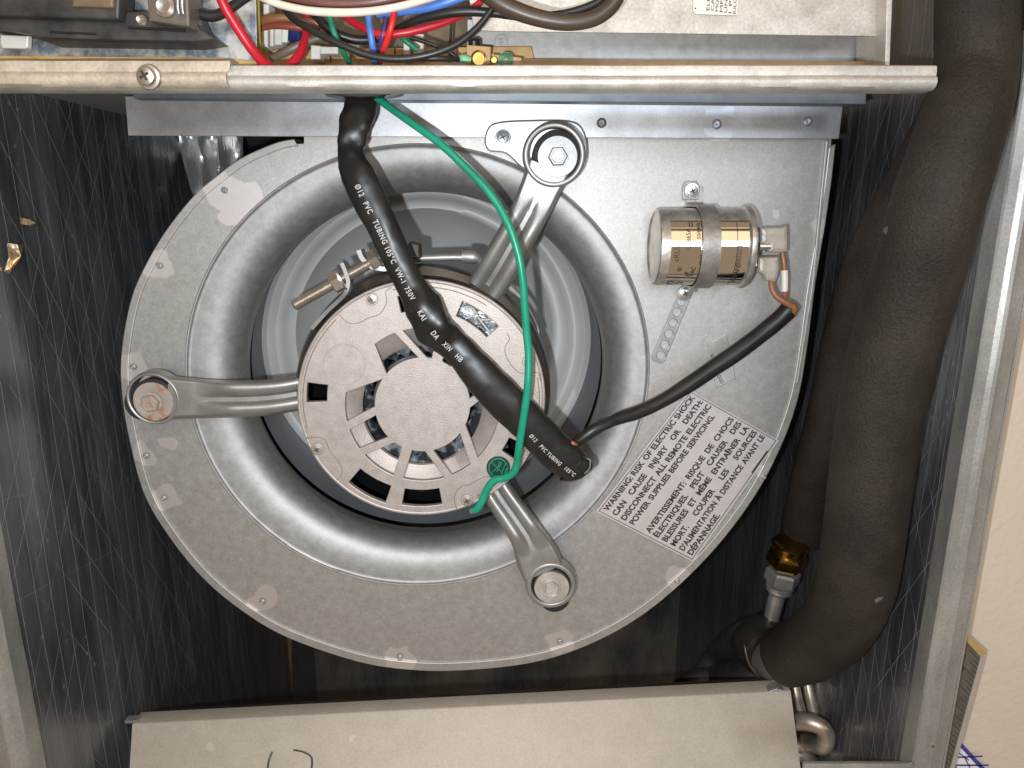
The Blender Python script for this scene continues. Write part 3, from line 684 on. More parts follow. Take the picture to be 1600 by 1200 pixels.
# clamp bolt: threaded rod with nut, two bent lugs
A_, B_ = W(458, 478, .066), W(592, 403, .078)
dirv = (B_ - A_).normalized(); Ln = (B_ - A_).length
prof = [(.0003, -.0004), (.0022, 0)]; k = 0
while .0006 + k * .0009 < Ln:
    prof += [(.00300, .0006 + k * .0009), (.00338, .00105 + k * .0009)]; k += 1
prof += [(.003, Ln), (.0003, Ln)]
lathe('clamp_bolt', A_, dirv, prof, ZINC, mnt, 24)
def hexnut(c, axis, r, h, m, parent, name='nut'):
    V, Fa = lathe_vf(c, axis, [(r * .8, 0), (r, h * .12), (r, h * .88), (r * .8, h)], 6); return mk(name, V, Fa, m, parent, smooth=False)
hexnut(W(517, 444, .069), dirv, .0066, .0062, ZINC, mnt)
lathe('nut_washer', W(530, 436, .070), dirv, [(.0075, 0), (.0075, .0012), (.004, .0014)], BRIGHT, mnt)
hexnut(W(577, 411, .077), dirv, .0062, .006, ZINC, mnt)
def strip(name, pts, m, parent, wY=.009, th=.0012, n=6):
    """bent strip: pts (px,py,Y), its width runs in depth"""
    L_ = spline([tuple(W(*p)) for p in pts], n); C = [Vector(q) for q in L_]; V, Fa = [], []
    for i, c in enumerate(C):
        t = (C[min(i + 1, len(C) - 1)] - C[max(i - 1, 0)]).normalized(); s = t.cross(Vector((0, -1, 0))).normalized() * th / 2
        for q in (c + s + Vector((0, -wY / 2, 0)), c + s + Vector((0, wY / 2, 0)), c - s + Vector((0, wY / 2, 0)), c - s + Vector((0, -wY / 2, 0))): V.append(q)
    for i in range(len(C) - 1):
        for k in range(4): Fa.append([i * 4 + k, i * 4 + (k + 1) % 4, i * 4 + 4 + (k + 1) % 4, i * 4 + 4 + k])
    Fa += [[0, 1, 2, 3], [len(V) - 4 + k for k in range(4)]]
    return mk(name, V, Fa, m, parent, angle=40)
strip('clamp_lug', [(537, 410, .074), (543, 425, .074), (547, 440, .074), (543, 456, .074), (530, 470, .076), (512, 487, .078), (490, 512, .079)], ARM, mnt, .010, .0022)
strip('clamp_lug', [(563, 390, .079), (568, 402, .079), (580, 414, .079), (600, 419, .079), (625, 417, .081)], ARM, mnt, .010, .0026)
px_tube('tie_rod', [(640, 404, .086, 12), (700, 402, .086, 12), (722, 402, .086, 13)], ARM, mnt); px_tube('tie_rod', [(722, 401, .085, 20), (740, 402, .085, 22), (752, 408, .085, 12)], ARM, mnt)
px_tube('tie_rod', [(795, 448, .088, 16), (818, 470, .088, 7), (835, 500, .088, 5), (842, 520, .088, 4)], ARM, mnt)

# ================================================================== run capacitor with its strap
cpx = root('run_capacitor', W(1100, 387, YP), 'small silver round capacitor with a mirror film, strapped to the housing', 'capacitor')
rC = 0.0212; yC = YP - rC - .0012
zc = W(1100, 387, yC - .006).z
xa = W(1028, 387, yC - .012).x; xb = W(1166, 387, yC - .012).x
CANM = mat('capacitor_can', (.40, .37, .33), (.64, .60, .55), .75, .36, .12, 120, 8, .12, 500, contrast=(.4, .6))
cc = Vector((xa, yC, zc))
lathe('can', cc, (1, 0, 0), [(rC * .3, .0006), (rC * .88, .0008), (rC * .93, 0), (rC * .985, .0004), (rC, .0020), (rC, xb - xa)], CANM, cpx, 72)
lathe('lid', cc + Vector((xb - xa, 0, 0)), (1, 0, 0), [(rC, -.001), (rC * 1.07, 0), (rC * 1.085, .0014), (rC * 1.07, .0028), (rC * .98, .0032), (rC * .9, .0014), (.001, .0014)], CANM, cpx, 72)
FILM = mat('mirror_film', (.84, .79, .72), (.90, .85, .79), 1.0, .07, .02, 30)
def film(x0, x1, a0, a1, nm='film_label'):
    V, Fa = [], []; n = 40
    for k in range(n + 1):
        a = R(a0 + (a1 - a0) * k / n)
        for x in (x0, x1): V.append(Vector((x, yC - math.cos(a) * (rC + .00022), zc + math.sin(a) * (rC + .00022))))
    for k in range(n): Fa.append([k * 2, k * 2 + 1, k * 2 + 3, k * 2 + 2])
    return mk(nm, V, Fa, FILM, cpx)
fx0, fx1 = xa + .0052, xa + .047
fl = film(fx0, fx1, -72, 44)
def wrap_text(s, x, a_start, size, parent, stretch=1.0):
    V, Fa = text_vf(s, size, .0); out = []
    for v in V:      # text climbs round the can
        a = R(a_start) + v.x * stretch / rC; out.append(Vector((x - v.y, yC - math.cos(a) * (rC + .0004), zc + math.sin(a) * (rC + .0004))))
    return out, Fa
prt = [wrap_text('CBB65A', xa + .0155, -2, .0034, fl), wrap_text('cRUus', xa + .0098, -18, .0042, fl), wrap_text('®', xa + .0122, -34, .0034, fl), wrap_text('µF', xa + .0165, -44, .0036, fl),
       wrap_text('VAC', xa + .0195, -44, .0034, fl), wrap_text('40/85/21', xa + .0228, -24, .0028, fl), wrap_text('50/60Hz', xa + .0208, 14, .0028, fl), wrap_text('=', xa + .0182, 32, .0065, fl),
       wrap_text('5', xa + .0150, -66, .0060, fl), wrap_text('P2', xa + .0100, -70, .0054, fl), wrap_text('10000AFC', xa + .0435, -62, .0034, fl), wrap_text('|||||||||||||||||', xa + .0425, -26, .0030, fl)]
prt.append(([Vector((fx0 + .0352 + d, yC - math.cos(R(a)) * (rC + .0004), zc + math.sin(R(a)) * (rC + .0004))) for a in range(-68, 44, 6) for d in (0, .0003)], [[2 * k, 2 * k + 1, 2 * k + 3, 2 * k + 2] for k in range(18)]))
V, Fa = join(*prt); mk('film_print', V, Fa, INK, fl, smooth=False, recalc=False)
# strap round the can (perforated metal strip)
stp = root('capacitor_strap', W(1080, 300, YP), 'perforated grey metal strap holding the capacitor, its spare end pointing down', 'strap')
xs = W(1080, 387, YP).x; hw_ = .0053
loop = [(zc + rC + .0125, YP - .0012), (zc + rC + .006, YP - .0012), (zc + rC + .0016, YP - .0022)]
arc = [(zc + math.cos(R(a)) * (rC + .0009), yC - math.sin(R(a)) * (rC + .0009)) for a in range(-8, 186, 6)]
loop += arc + [(zc - rC - .0016, YP - .0026), (zc - rC - .006, YP - .0012)]
V, Fa = [], []
for i, (z, y) in enumerate(loop):
    p0 = loop[max(i - 1, 0)]; p1 = loop[min(i + 1, len(loop) - 1)]; t = Vector((0, p1[1] - p0[1], p1[0] - p0[0])).normalized(); nrm = Vector((0, -t.z, t.y)) * .0009
    if nrm.y > 0 and i in (0, 1): nrm = -nrm
    sk = 0.0
    for q in (-1, 1):
        V.append(Vector((xs + q * hw_ * .92 + sk, y, z)))
    for q in (1, -1):
        V.append(Vector((xs + q * hw_ * .92 + sk, y, z)) - nrm)
for i in range(len(loop) - 1):
    for k in range(4): Fa.append([i * 4 + k, i * 4 + (k + 1) % 4, i * 4 + 4 + (k + 1) % 4, i * 4 + 4 + k])
Fa += [[0, 1, 2, 3], [len(V) - 4 + k for k in range(4)]]
STRAP = mat('strap_steel', (.28, .26, .235), (.42, .40, .37), .7, .42, .1, 120, 8, .15, 500)
mk('strap_loop', V, Fa, STRAP, stp)
plate('screw_tab', [(1067, 312), (1067, 290), (1071, 283), (1089, 283), (1093, 290), (1092, 312)], YP - .0024, .0011, STRAP, stp)
phillips(stp, 1081, 298, YP - .0025, 8.5); 
holes = []
for k in range(6):
    t = k / 5; holes.append(ell(1065 - 32 * t, 471 + 85 * t, 7.0, 7.0, 18))
plate('perforated_end', [(1064, 452), (1076, 446), (1084, 455), (1039, 564), (1034, 568), (1021, 564), (1019, 558)], YP - .0024, .0011, ARM, stp, holes=holes)
phillips(stp, 1070, 458, YP - .0026, 8.5)
# terminals, connectors and brown leads
def term(pts, Y, t, nm, lab):
    o = plate(nm, pts, Y, t, mat('clear_nylon', (.42, .37, .29), (.56, .50, .41), 0, .32, .08, 160, 5, .5, 250, trans=.25) if 'clear_nylon' not in bpy.data.materials else bpy.data.materials['clear_nylon'], None, bevel=.0022)
    return T(o, lab, 'connector', 'spade connectors on the capacitor')
lathe('spade_terminal', W(1186, 385, yC - .004), (1, 0, 0), [(.0022, 0), (.0022, .006)], BRIGHT, cpx, 16)
def q5(x, y): return (980 + x / 3.16, 260 + y / 3.16)
V, Fa = box_vf(xb + .002, xb + .012, yC - .002, yC - .0010, zc + .003, zc + .0085); mk('spade_terminal', V, Fa, BRIGHT, cpx, smooth=False)
V, Fa = box_vf(xb + .002, xb + .010, yC - .002, yC - .0010, zc - .0105, zc - .005); mk('spade_terminal', V, Fa, BRIGHT, cpx, smooth=False)
term([q5(*p) for p in [(662, 302), (760, 300), (795, 292), (797, 425), (752, 428), (700, 425), (698, 388), (664, 380)]], yC - .006, .0085, 'spade_connector', 'upper translucent spade connector, the one with the white-marked brown wire')
term([q5(*p) for p in [(655, 450), (752, 446), (756, 500), (748, 545), (735, 574), (688, 566), (680, 540), (650, 522)]], yC - .0055, .0085, 'spade_connector', 'lower translucent spade connector, the one closest to the capacitor strap')
BRN = wire_mat('brown', (.30, .12, .055))
T(px_tube('brown_wire', [(*q5(712, 560), .070, 9), (*q5(714, 600), .070, 9), (*q5(735, 640), .069, 9), (*q5(775, 668), .068, 10), (*q5(815, 690), .068, 11), (*q5(826, 706), .068, 11), (*q5(812, 730), .070, 11)], BRN)[0],
  'brown wire curling from the lower connector into the thin black sleeve', 'wire', 'brown capacitor wires')
bw2, _ = px_tube('brown_wire', [(*q5(765, 420), .072, 9), (*q5(774, 480), .071, 9), (*q5(778, 560), .071, 9), (*q5(780, 640), .071, 8), (*q5(770, 670), .073, 8), (*q5(785, 715), .074, 8)], BRN)
T(bw2, 'brown wire with a white marker band from the upper connector', 'wire', 'brown capacitor wires')
px_tube('marker_band', [(*q5(776, 512), .0708, 10.4), (*q5(778, 560), .0708, 10.4), (*q5(777, 616), .0708, 10)], mat('white_band', (.75, .70, .62), rough=.4), bw2)
# thin sleeve to the motor harness
wv = lambda i, a: .05 * noise.noise(Vector((i * .12, math.cos(a), math.sin(a))))
T(px_tube('thin_black_sleeve', [(893, 697, .050, 17), (905, 688, .047, 18), (928, 672, .047, 19), (950, 662, .049, 16), (964, 655, .052, 19), (995, 645, .056, 21), (1030, 629, .060, 22), (1070, 605, .064, 25), (1110, 578, .067, 27),
        (1150, 551, .069, 28), (1190, 521, .071, 28), (1218, 498, .071, 28), (1231, 485, .071, 29)], SLEEVE, None, 10, 20, .95, wv)[0],
  'thin black plastic sleeve running from the capacitor to the end of the motor harness', 'cable sleeve')

# ================================================================== main harness sleeve with its lettering
HP = [(572, 118, .060, 46), (566, 150, .056, 46), (561, 178, .052, 47), (552, 205, .049, 42), (547, 232, .047, 37), (551, 256, .044, 44), (562, 280, .042, 52), (577, 312, .041, 50), (596, 350, .040, 47), (612, 386, .040, 45),
      (628, 420, .040, 43), (645, 452, .039, 45), (662, 482, .036, 54), (683, 515, .036, 54), (703, 535, .040, 46), (728, 560, .040, 48), (760, 597, .040, 55), (795, 632, .041, 57), (828, 664, .042, 56), (858, 695, .044, 56), (884, 718, .045, 55), (903, 733, .046, 44), (911, 739, .048, 22)]
def hw_r(i, a):
    s = i * .1
    v = .05 * noise.noise(Vector((s * 1.2, math.cos(a) * 1.1, math.sin(a) * 1.1))) + .03 * noise.noise(Vector((s * 3.1, math.cos(a) * 2.3, math.sin(a) * 2.3)))
    for c_, am in ((2.6, .16), (3.6, .20), (4.4, .14), (11.9, .16), (12.9, .20), (13.8, .12)):
        v += am * math.exp(-((s - c_) / .35) ** 2) * math.sin(3 * a + c_ * 5)
    return v
har, fr = px_tube('harness_sleeve', HP, SLEEVE, None, 10, 40, .62, hw_r)
T(har, 'thick black tubing with white lettering hanging across the motor', 'cable sleeve')
arcl = [0]
for i in range(1, len(fr)): arcl.append(arcl[-1] + (fr[i][0] - fr[i - 1][0]).length)
def at_arc(s):
    s = min(max(s, 0), arcl[-1] - 1e-6)
    for i in range(1, len(arcl)):
        if arcl[i] >= s:
            t = (s - arcl[i - 1]) / max(arcl[i] - arcl[i - 1], 1e-9)
            a, b_ = fr[i - 1], fr[i]
            return [a[k] * (1 - t) + b_[k] * t for k in range(4)]
def arc_of_px(px, py):
    best = min(range(len(fr)), key=lambda i: (W(px, py, fr[i][0].y) - fr[i][0]).length); return arcl[best]
def sleeve_word(s, p, size, off=0.0):
    s0 = arc_of_px(*p); V, Fa = text_vf(s, size, .02 * size, 1.22); out = []
    wd = max(v.x for v in V) * .74
    c, sd, nn, r = at_arc(s0 + wd / 2); t = (at_arc(s0 + wd)[0] - at_arc(s0)[0]).normalized(); sd = t.cross(nn).normalized()
    for v in V:
        lat = (off + v.y - size * .35); q = max(-.92, min(.92, lat / r))
        out.append(c + t * (v.x * .74 - wd / 2) - sd * lat * SG + nn * (r * .62 * math.sqrt(1 - q * q) + .0012))
    return out, Fa
SG = 1.0
words = [('Ø12', (563, 292), -.0), ('PVC', (572, 318), 0), ('TUBING', (583, 345), 0), ('105°C', (601, 386), 0), ('VW-1', (619, 420), 0), ('750V', (636, 452), 0), ('KAI', (655, 487), 0), ('DA', (673, 511), 0), ('XIN', (691, 529), 0), ('HB', (714, 550), 0),
         ('Ø12', (829, 668), 0), ('PVC', (844, 684), 0), ('TUBING', (858, 697), 0), ('105°C', (879, 722), 0)]
prt = []
for k, (s, p, off) in enumerate(words):
    V, Fa = sleeve_word(s, p, .0034 if k > 9 else .0041, -.0022 if k > 9 else -.0012); prt.append((V, Fa))
for gp in (prt[:10], prt[10:]):
    V, Fa = join(*gp); mk('lettering', V, Fa, WINK, har, smooth=False, recalc=False)
# torn end of the tubing showing the curled inner wall
o, _ = px_tube('sleeve_end', [(880, 742, .046, 20), (892, 748, .047, 10), (896, 750, .047, 4)], SLEEVE, har)
o, _ = px_tube('sleeve_end', [(905, 722, .042, 24), (917, 727, .043, 22), (923, 729, .044, 12)], SLEEVE, har)
o, _ = px_tube('sleeve_end_lip', [(913, 740, .038, 2), (921, 732, .037, 2.4), (922, 720, .037, 2.4), (917, 716, .038, 2)], mat('shiny_lip', (.2, .18, .16), rough=.25), har)
T(px_tube('red_wire', [(835, 690, .062, 8), (845, 705, .052, 9), (853, 715, .050, 9), (862, 724, .052, 8)], wire_mat('red', (.55, .015, .03)))[0], 'short red wire peeking out below the lettered black tubing beside the motor', 'wire')
T(px_tube('brown_wire', [(888, 690, .046, 8), (895, 693, .043, 8), (901, 697, .046, 8)], wire_mat('copper_brown', (.35, .13, .04)))[0], 'tiny brown wire end where the thin sleeve meets the thick tubing', 'wire')
# grommet at the deck and the clip on the motor
T(plate('deck_grommet', smooth_poly([(508, 146), (560, 152), (618, 146), (615, 140), (510, 140)], 4), .040, .02, BLACK, bevel=.0005), 'flat black grommet under the steel rail where the thick tubing comes out', 'grommet')
T(plate('cable_plug', [(640, 378), (655, 382), (656, 404), (638, 406), (628, 395)], .072, .012, mat('brown_plug', (.03, .018, .01), (.05, .03, .015)), bevel=.001), 'small dark brown plug behind the lettered tubing above the motor', 'plug')
# green earth wire
GP = [(560, 128, .060, 12), (583, 148, .052, 12), (612, 170, .046, 12), (650, 197, .042, 12), (690, 226, .038, 12.5), (728, 262, .036, 12.5), (757, 292, .034, 12.5), (781, 325, .032, 12.5), (799, 362, .030, 12.5), (811, 402, .029, 12.5), (817, 440, .029, 12.5), (820, 480, .030, 12.5),
      (823, 520, .031, 12.5), (826, 555, .031, 12.5), (825, 600, .030, 12.5), (820, 640, .031, 12.5), (813, 685, .035, 12.5), (808, 722, .041, 12), (802, 738, .044, 12), (788, 747, .046, 12), (773, 750, .047, 12), (762, 763, .048, 12), (752, 785, .049, 12), (745, 795, .050, 12), (738, 798, .051, 9)]
T(px_tube('green_earth_wire', GP, GREEN, None, 8, 16, 1.0, lambda i, a: .025 * noise.noise(Vector((i * .1, a, 0))))[0], 'long green wire looping down across the motor to its lower screw', 'wire')

# ================================================================== warning label
WQ = [(931, 799), (1078, 609), (1217, 688), (1083, 878)]          # text frame: left of first line, right of first line, right of last, left of last
lab = plate('warning_label', WQ, YP - .0004 - .0012, .0002, LABEL, None, bevel=.00004)
T(lab, 'tilted silver bilingual electric shock warning sticker with black text on the housing', 'label')
def lq(u, v):
    a = [WQ[0][i] * (1 - u) + WQ[1][i] * u for i in (0, 1)]; b_ = [WQ[3][i] * (1 - u) + WQ[2][i] * u for i in (0, 1)]
    return (a[0] * (1 - v) + b_[0] * v, a[1] * (1 - v) + b_[1] * v)
lines = [('WARNING: RISK OF ELECTRIC SHOCK', 60, 1), ('CAN CAUSE INJURY OR DEATH:', 118, 1), ('DISCONNECT ALL REMOTE ELECTRIC', 176, 1), ('POWER SUPPLIES BEFORE SERVICING.', 233, .95),
         ('AVERTISSEMENT: RISQUE DE CHOCS', 338, 1), ('ÉLECTRIQUES. PEUT CAUSER DES', 393, 1), ('BLESSURES ET MÊME ENTRAÎNER LA', 448, 1), ('MORT. COUPER LES SOURCES', 505, 1), ("D'ALIMENTATION À DISTANCE AVANT LE", 562, 1), ('DÉPANNAGE.', 617, 0)]
prt = []
CH = .0545                                                        # cap height as a fraction of label height
asp = math.hypot(147, 190) / math.hypot(152, 79)                  # label width / height
for s, b_, just in lines:
    ws = s.split(' '); geo_ = []; tot = 0
    for w_ in ws:
        V, Fa = text_vf(w_, 1.0, .036); x0 = min(v.x for v in V); x1 = max(v.x for v in V)
        sc = CH / .73 / asp * 1.02
        geo_.append((V, Fa, x0, (x1 - x0) * sc, sc)); tot += (x1 - x0) * sc
    full = .94 * (just if just else 1)
    if not just: gap = 0; k_ = 1
    elif tot > full - .018 * (len(ws) - 1): k_ = (full - .018 * (len(ws) - 1)) / tot; gap = .018
    else: k_ = 1; gap = (full - tot) / max(len(ws) - 1, 1)
    x = .035; base = b_ / 642 - .004
    for V, Fa, x0, wd, sc in geo_:
        prt.append(([W(*lq(x + (v.x - x0) * sc * k_, base - v.y * CH / .73), YP - .0018) for v in V], Fa)); x += wd * k_ + gap
def lstroke(a, b_, w_=1.2): return stroke(a, b_, w_, YP - .00185)
brd = [lq(.012, .022), lq(.988, .022), lq(.988, .978), lq(.012, .978)]
for a, b_ in zip(brd, brd[1:] + brd[:1]): prt.append(lstroke(a, b_, .9))
prt.append(lstroke(lq(.72, .968), lq(.90, .968), 2.0))
V, Fa = join(*prt); mk('warning_text', V, Fa, INK, lab, smooth=False, recalc=False)

# ================================================================== cross rail over the opening
ral = root('cross_rail', W(730, 123, 0), 'pale galvanised rail across the top of the blower bay', 'rail')
def rail(name, x0p, x1p, yt0, yb0, m, dy=0.0, cut=0):
    zt = W(800, yt0, 0).z; zb = W(800, yb0, 0).z; H = zt - zb
    X0 = W(x0p, 120, 0).x; X1 = W(x1p, 120, 0).x
    prof = [(.010, zt + .001), (.001, zt + .0006), (-.0003, zt), (-.0009, zt - H * .25), (-.0008, zt - H * .40), (-.0022, zt - H * .52), (-.0026, zt - H * .7), (-.0018, zt - H * .88), (.0006, zb), (.010, zb), (.010, zb + .001)]
    V, Fa = [], []; n = 90
    for i in range(n + 1):
        x = X0 + (X1 - X0) * i / n
        for y, z in prof:
            xx = x
            if cut and i == n: xx = x - (.0062 * max(0, min(1, (zt - H * .25 - z) / (H * .7))))
            V.append(Vector((xx, y + dy + .0003 * noise.noise(Vector((x * 40, z * 90, 1))), z + .0002 * noise.noise(Vector((x * 25, 0, 3))))))
    k = len(prof)
    for i in range(n):
        for j in range(k - 1): Fa.append([i * k + j, i * k + j + 1, (i + 1) * k + j + 1, (i + 1) * k + j])
    Fa.append(list(range(k))); Fa.append([n * k + j for j in range(k)])
    return mk(name, V, Fa, m, ral, angle=40)
rail('rail_bar', -90, 1461, 103, 141, RAIL)
rail('rail_cover', -90, 366, 98, 139, RAILB, -.0034, 1)
phillips(ral, 234, 121, -.0058, 14, ZINC, h=.0045)
lathe('rail_end_screw', W(1452, 124, .006), (1, 0, 0), [(.001, 0), (.0012, .004), (.0016, .0045), (.0012, .006), (.0006, .0065)], WASH, ral, 14)
T(plate('side_bracket', [(1591, 104), (1640, 104), (1640, 137), (1591, 135)], .010, .006, RAIL, bevel=.0008), 'stub of pale bracket at the right edge beside the thick foam pipe', 'bracket')

# ================================================================== electrical compartment above the rail
box = root('control_box', W(600, 60, .06), 'galvanised electrical compartment above the rail, open towards the viewer', 'control box')
FROST = mat('spangled_sheet', (.22, .25, .29), (.58, .55, .50), .7, .45, .1, 140, 8, .1, 400, contrast=(.42, .58))
plate('upper_plate', [(720, -90), (1400, -90), (1392, 57), (1385, 57), (790, 49), (740, 47)], .040, .0014, mat('upper_plate_steel', (.42, .37, .30), (.62, .57, .50), .5, .48, .1, 70, 8, grain=(700, .14)), box)
plate('lower_plate', [(730, 30), (1390, 40), (1386, 112), (730, 112)], .062, .0014, GALV2, box)
plate('side_cheek', [(1387, -60), (1397, -60), (1390, 110), (1383, 110)], .030, .030, RAIL, box)
plate('amber_strip', [(812, 92), (1384, 96), (1384, 112), (812, 112)], .050, .004, AMBER, box)
plate('frosted_plate', [(-60, -90), (398, -90), (402, 96), (380, 98), (355, 92), (-60, 88)], .012, .0014, FROST, box)
plate('plate_lip', [(-60, 86), (350, 90), (402, 95), (402, 104), (-60, 104)], .0105, .0012, AMBER, box)
plate('back_board', [(396, -90), (830, -90), (830, 110), (396, 110)], .075, .002, mat('dark_board', (.05, .035, .02), (.16, .11, .06), 0, .6, .1, 60), box)
pcb = plate('circuit_board', [(408, 78), (830, 72), (840, 112), (400, 112)], .058, .002, AMBER, box)
cmpm = mat('white_component', (.62, .60, .55), (.74, .72, .66), 0, .4, .1, 60)
for x0, y0, x1, y1 in [(408, 40, 418, 74), (421, 42, 427, 72), (428, 41, 440, 70), (485, 70, 500, 92), (500, 72, 528, 84), (410, 5, 420, 28), (545, 66, 562, 84), (486, 38, 496, 60), (572, 75, 586, 84), (630, 60, 640, 92), (646, 52, 662, 88)]:
    o = plate('circuit_component', [(x0, y0), (x1, y0 + 1), (x1, y1), (x0, y1)], .046, .010, cmpm, box, bevel=.0008)
o = plate('relay_label', [(441, 44), (450, 44), (449, 66), (440, 66)], .045, .003, mat('relay_white', (.7, .75, .68)), box)
o = plate('relay_body', [(450, 40), (470, 42), (468, 64), (449, 62)], .045, .010, mat('relay_blue', (.01, .02, .12), rough=.3), box, bevel=.001)
for x in (516, 548, 592, 617, 640, 703, 714): px_tube('component_pin', [(x, 74, .05, 2), (x, 98, .05, 2)], BLACK, box, 2, 6)
plate('terminal_block', [(729, 70), (767, 73), (766, 100), (729, 98)], .040, .006, AMBER, box)
plate('terminal_block', [(768, 84), (815, 90), (815, 104), (768, 104)], .040, .006, AMBER, box)
for a, b_, m_, r_ in [(748, 92, BRASS, 11), (772, 94, BRASS, 5)]:
    lathe('terminal_ring', W(a, b_, .0395), (0, -1, 0), [(r_ * .00035, 0), (r_ * .00035, .001), (r_ * .00028, .0012), (r_ * .00026, .0004)], m_, box, 28)
for k in range(3): lathe('wire_coil', W(790, 95, .039 - k * .0012), (0, -1, .15), [((11 - k * 3) * .00034, 0), ((11 - k * 3) * .00034, .0009), ((9.6 - k * 3) * .00034, .0009), ((9.6 - k * 3) * .00034, 0)], GREEN, box, 24, cap0=False, cap1=False)
px_tube('wire_nut', [(716, 93, .036, 8), (724, 92, .036, 14), (736, 95, .036, 10)], wire_mat('pale_green', (.25, .55, .32)), box)
lathe('post', W(741, 70, .045), (0, -.3, 1), [(.003, -.004), (.003, .002), (.0015, .0032)], BLACK, box, 20)
# embossed earth mark
prt = [plate_vf(ell(783, 65, 11, 12, 30), .0616, .0006, holes=[ell(783, 65, 10, 11, 30)], bevel=.00005)]
for a, b_ in [((777, 61), (789, 61)), ((779, 66), (787, 66)), ((783, 61), (783, 73))]: prt.append(stroke(a, b_, 1.3, .0616))
V, Fa = join(*prt); mk('earth_mark', V, Fa, mat('emboss_steel', (.34, .36, .38), metal=.6, rough=.4), box, smooth=False)
rl = plate('rating_label', [(1084, -60), (1156, -60), (1152, 23), (1146, 24), (1088, 22), (1083, 18)], .0393, .0004, mat('white_paper', (.78, .72, .62), (.82, .76, .66)), None, bevel=.00005)
T(rl, 'white rating label with vertical black capitals on the upper plate', 'label')
prt = []
for k, s in enumerate(['ELECTRIC', 'CAT. NO.', 'MODEL NO', 'MFR NO.', 'UNIT NO', '1 PHASE', 'KILOWATT']):
    x = 1108.5 + k * 6.9; y = 16 + k * .9
    prt.append(flat_text(s, [(x, y), (x + 3, y - 62), (x - 2, y - 62), (x - 5, y)], .0389, None))
prt.append(plate_vf(ell(1086.5, 13, 1.3, 1.3, 12), .0389, .0001, bevel=.00001))
V, Fa = join(*prt); mk('rating_text', V, Fa, INK, rl, smooth=False, recalc=False)
# black contactor block at the upper left
con = root('contactor', W(150, 50, .0), 'black breaker block with brass terminals on the frosted plate at upper left', 'contactor')
BLK2 = mat('dusty_black_plastic', (.022, .020, .018), (.075, .066, .056), 0, .45, .1, 60, 8, .1, 200)
plate('housing_base', [(-60, 15), (300, 18), (312, 45), (335, 60), (298, 66), (62, 62), (45, 52), (-60, 35)], -.004, .018, BLK2, con, bevel=.001)
plate('housing_step', [(-60, -80), (190, -80), (185, 30), (-60, 22)], -.010, .012, BLK2, con, bevel=.001)
plate('housing_ridge', [(112, -30), (180, -30), (176, 12), (112, 10)], -.012, .004, mat('brown_ridge', (.12, .075, .04), (.2, .13, .075)), con, bevel=.001)
plate('terminal_shroud', [(225, -40), (292, -40), (296, 42), (232, 32)], -.012, .014, mat('brown_shroud', (.10, .08, .06), (.17, .14, .11), .1, .4), con, bevel=.001)
for a, b_, r_ in [(222, 32, 7), (258, 10, 14)]:
    c = W(a, b_, -.013); lathe('terminal_screw', c, (0, -1, 0), [(r_ * .0003, 0), (r_ * .0003, .001), (r_ * .0002, .002), (r_ * .00004, .0016)], ZINC, con, 24)
for x in (278, 285): px_tube('terminal_clip', [(x, -20, -.014, 5), (x, 10, -.014, 5), (x + 2, 22, -.014, 4)], BRIGHT, con, 4, 8)
px_tube('base_slot', [(78, 50, -.0043, 3), (150, 53, -.0043, 3)], BLACK, con, 3, 6); px_tube('base_slot', [(200, 43, -.0043, 4), (290, 48, -.0043, 4)], BLACK, con, 3, 6)
px_tube('base_slot', [(62, 60, -.0043, 3), (180, 64, -.0043, 3), (298, 66, -.0043, 4)], BLACK, con, 3, 6)
plate('rail_clip', [(0, 54), (44, 56), (43, 74), (38, 76), (3, 75), (0, 68)], .004, .003, mat('pale_clip', (.62, .58, .50), (.72, .68, .60), .2, .4), con, bevel=.0005)
# wires
def wire(name, key, col, pts, label, n=8, sides=12):
    T(px_tube(name, pts, wire_mat(key, col), None, n, sides, 1.0, lambda i, a: .02 * noise.noise(Vector((i * .13, a, 2))))[0], label, 'wire')
wire('red_wire', 'red', (.55, .015, .03), [(335, -30, -.006, 16), (350, 8, -.004, 16), (374, 48, .0, 16), (396, 80, .004, 16), (418, 103, .010, 16), (440, 110, .014, 15), (460, 96, .020, 15), (473, 74, .026, 14), (479, 48, .032, 13), (477, 10, .038, 12)], 'thick red wire that dips behind the rail and comes up again, leftmost red wire')
wire('white_wire', 'white', (.80, .72, .58), [(380, -22, .004, 12), (410, -4, .004, 12), (445, 9, .004, 12), (495, 18, .004, 12.5), (560, 19, .004, 12.5), (620, 11, .006, 12), (690, -8, .01, 11)], 'cream white wire sagging in front of the other wires')
wire('maroon_wire', 'maroon', (.16, .055, .045), [(420, -12, .02, 20), (480, 2, .018, 22), (540, 6, .018, 22), (600, 0, .018, 20), (650, -14, .02, 18)], 'thick dull maroon cable directly above the cream white wire')
wire('blue_wire', 'blue', (.09, .22, .62), [(590, 22, .022, 12), (625, 18, .018, 13), (662, 13, .016, 14), (700, 3, .014, 14), (745, -14, .014, 14)], 'light blue wire curving up to the right beside the white wire')
wire('blue_wire', 'blue', (.09, .22, .62), [(573, -10, .022, 11), (576, 30, .020, 11), (580, 58, .020, 11), (584, 84, .024, 10), (588, 112, .04, 10)], 'light blue wire standing upright left of the purple wire')
wire('black_wire', 'black', (.018, .017, .015), [(436, -6, .014, 9), (452, 24, .010, 10), (485, 46, .006, 11), (530, 69, .004, 11), (575, 86, .004, 11.5), (620, 92, .004, 11.5), (668, 86, .004, 11.5), (712, 70, .005, 11.5), (745, 44, .006, 11), (768, 14, .006, 10), (782, -16, .006, 10)], 'long black wire sagging low in front of the amber board')
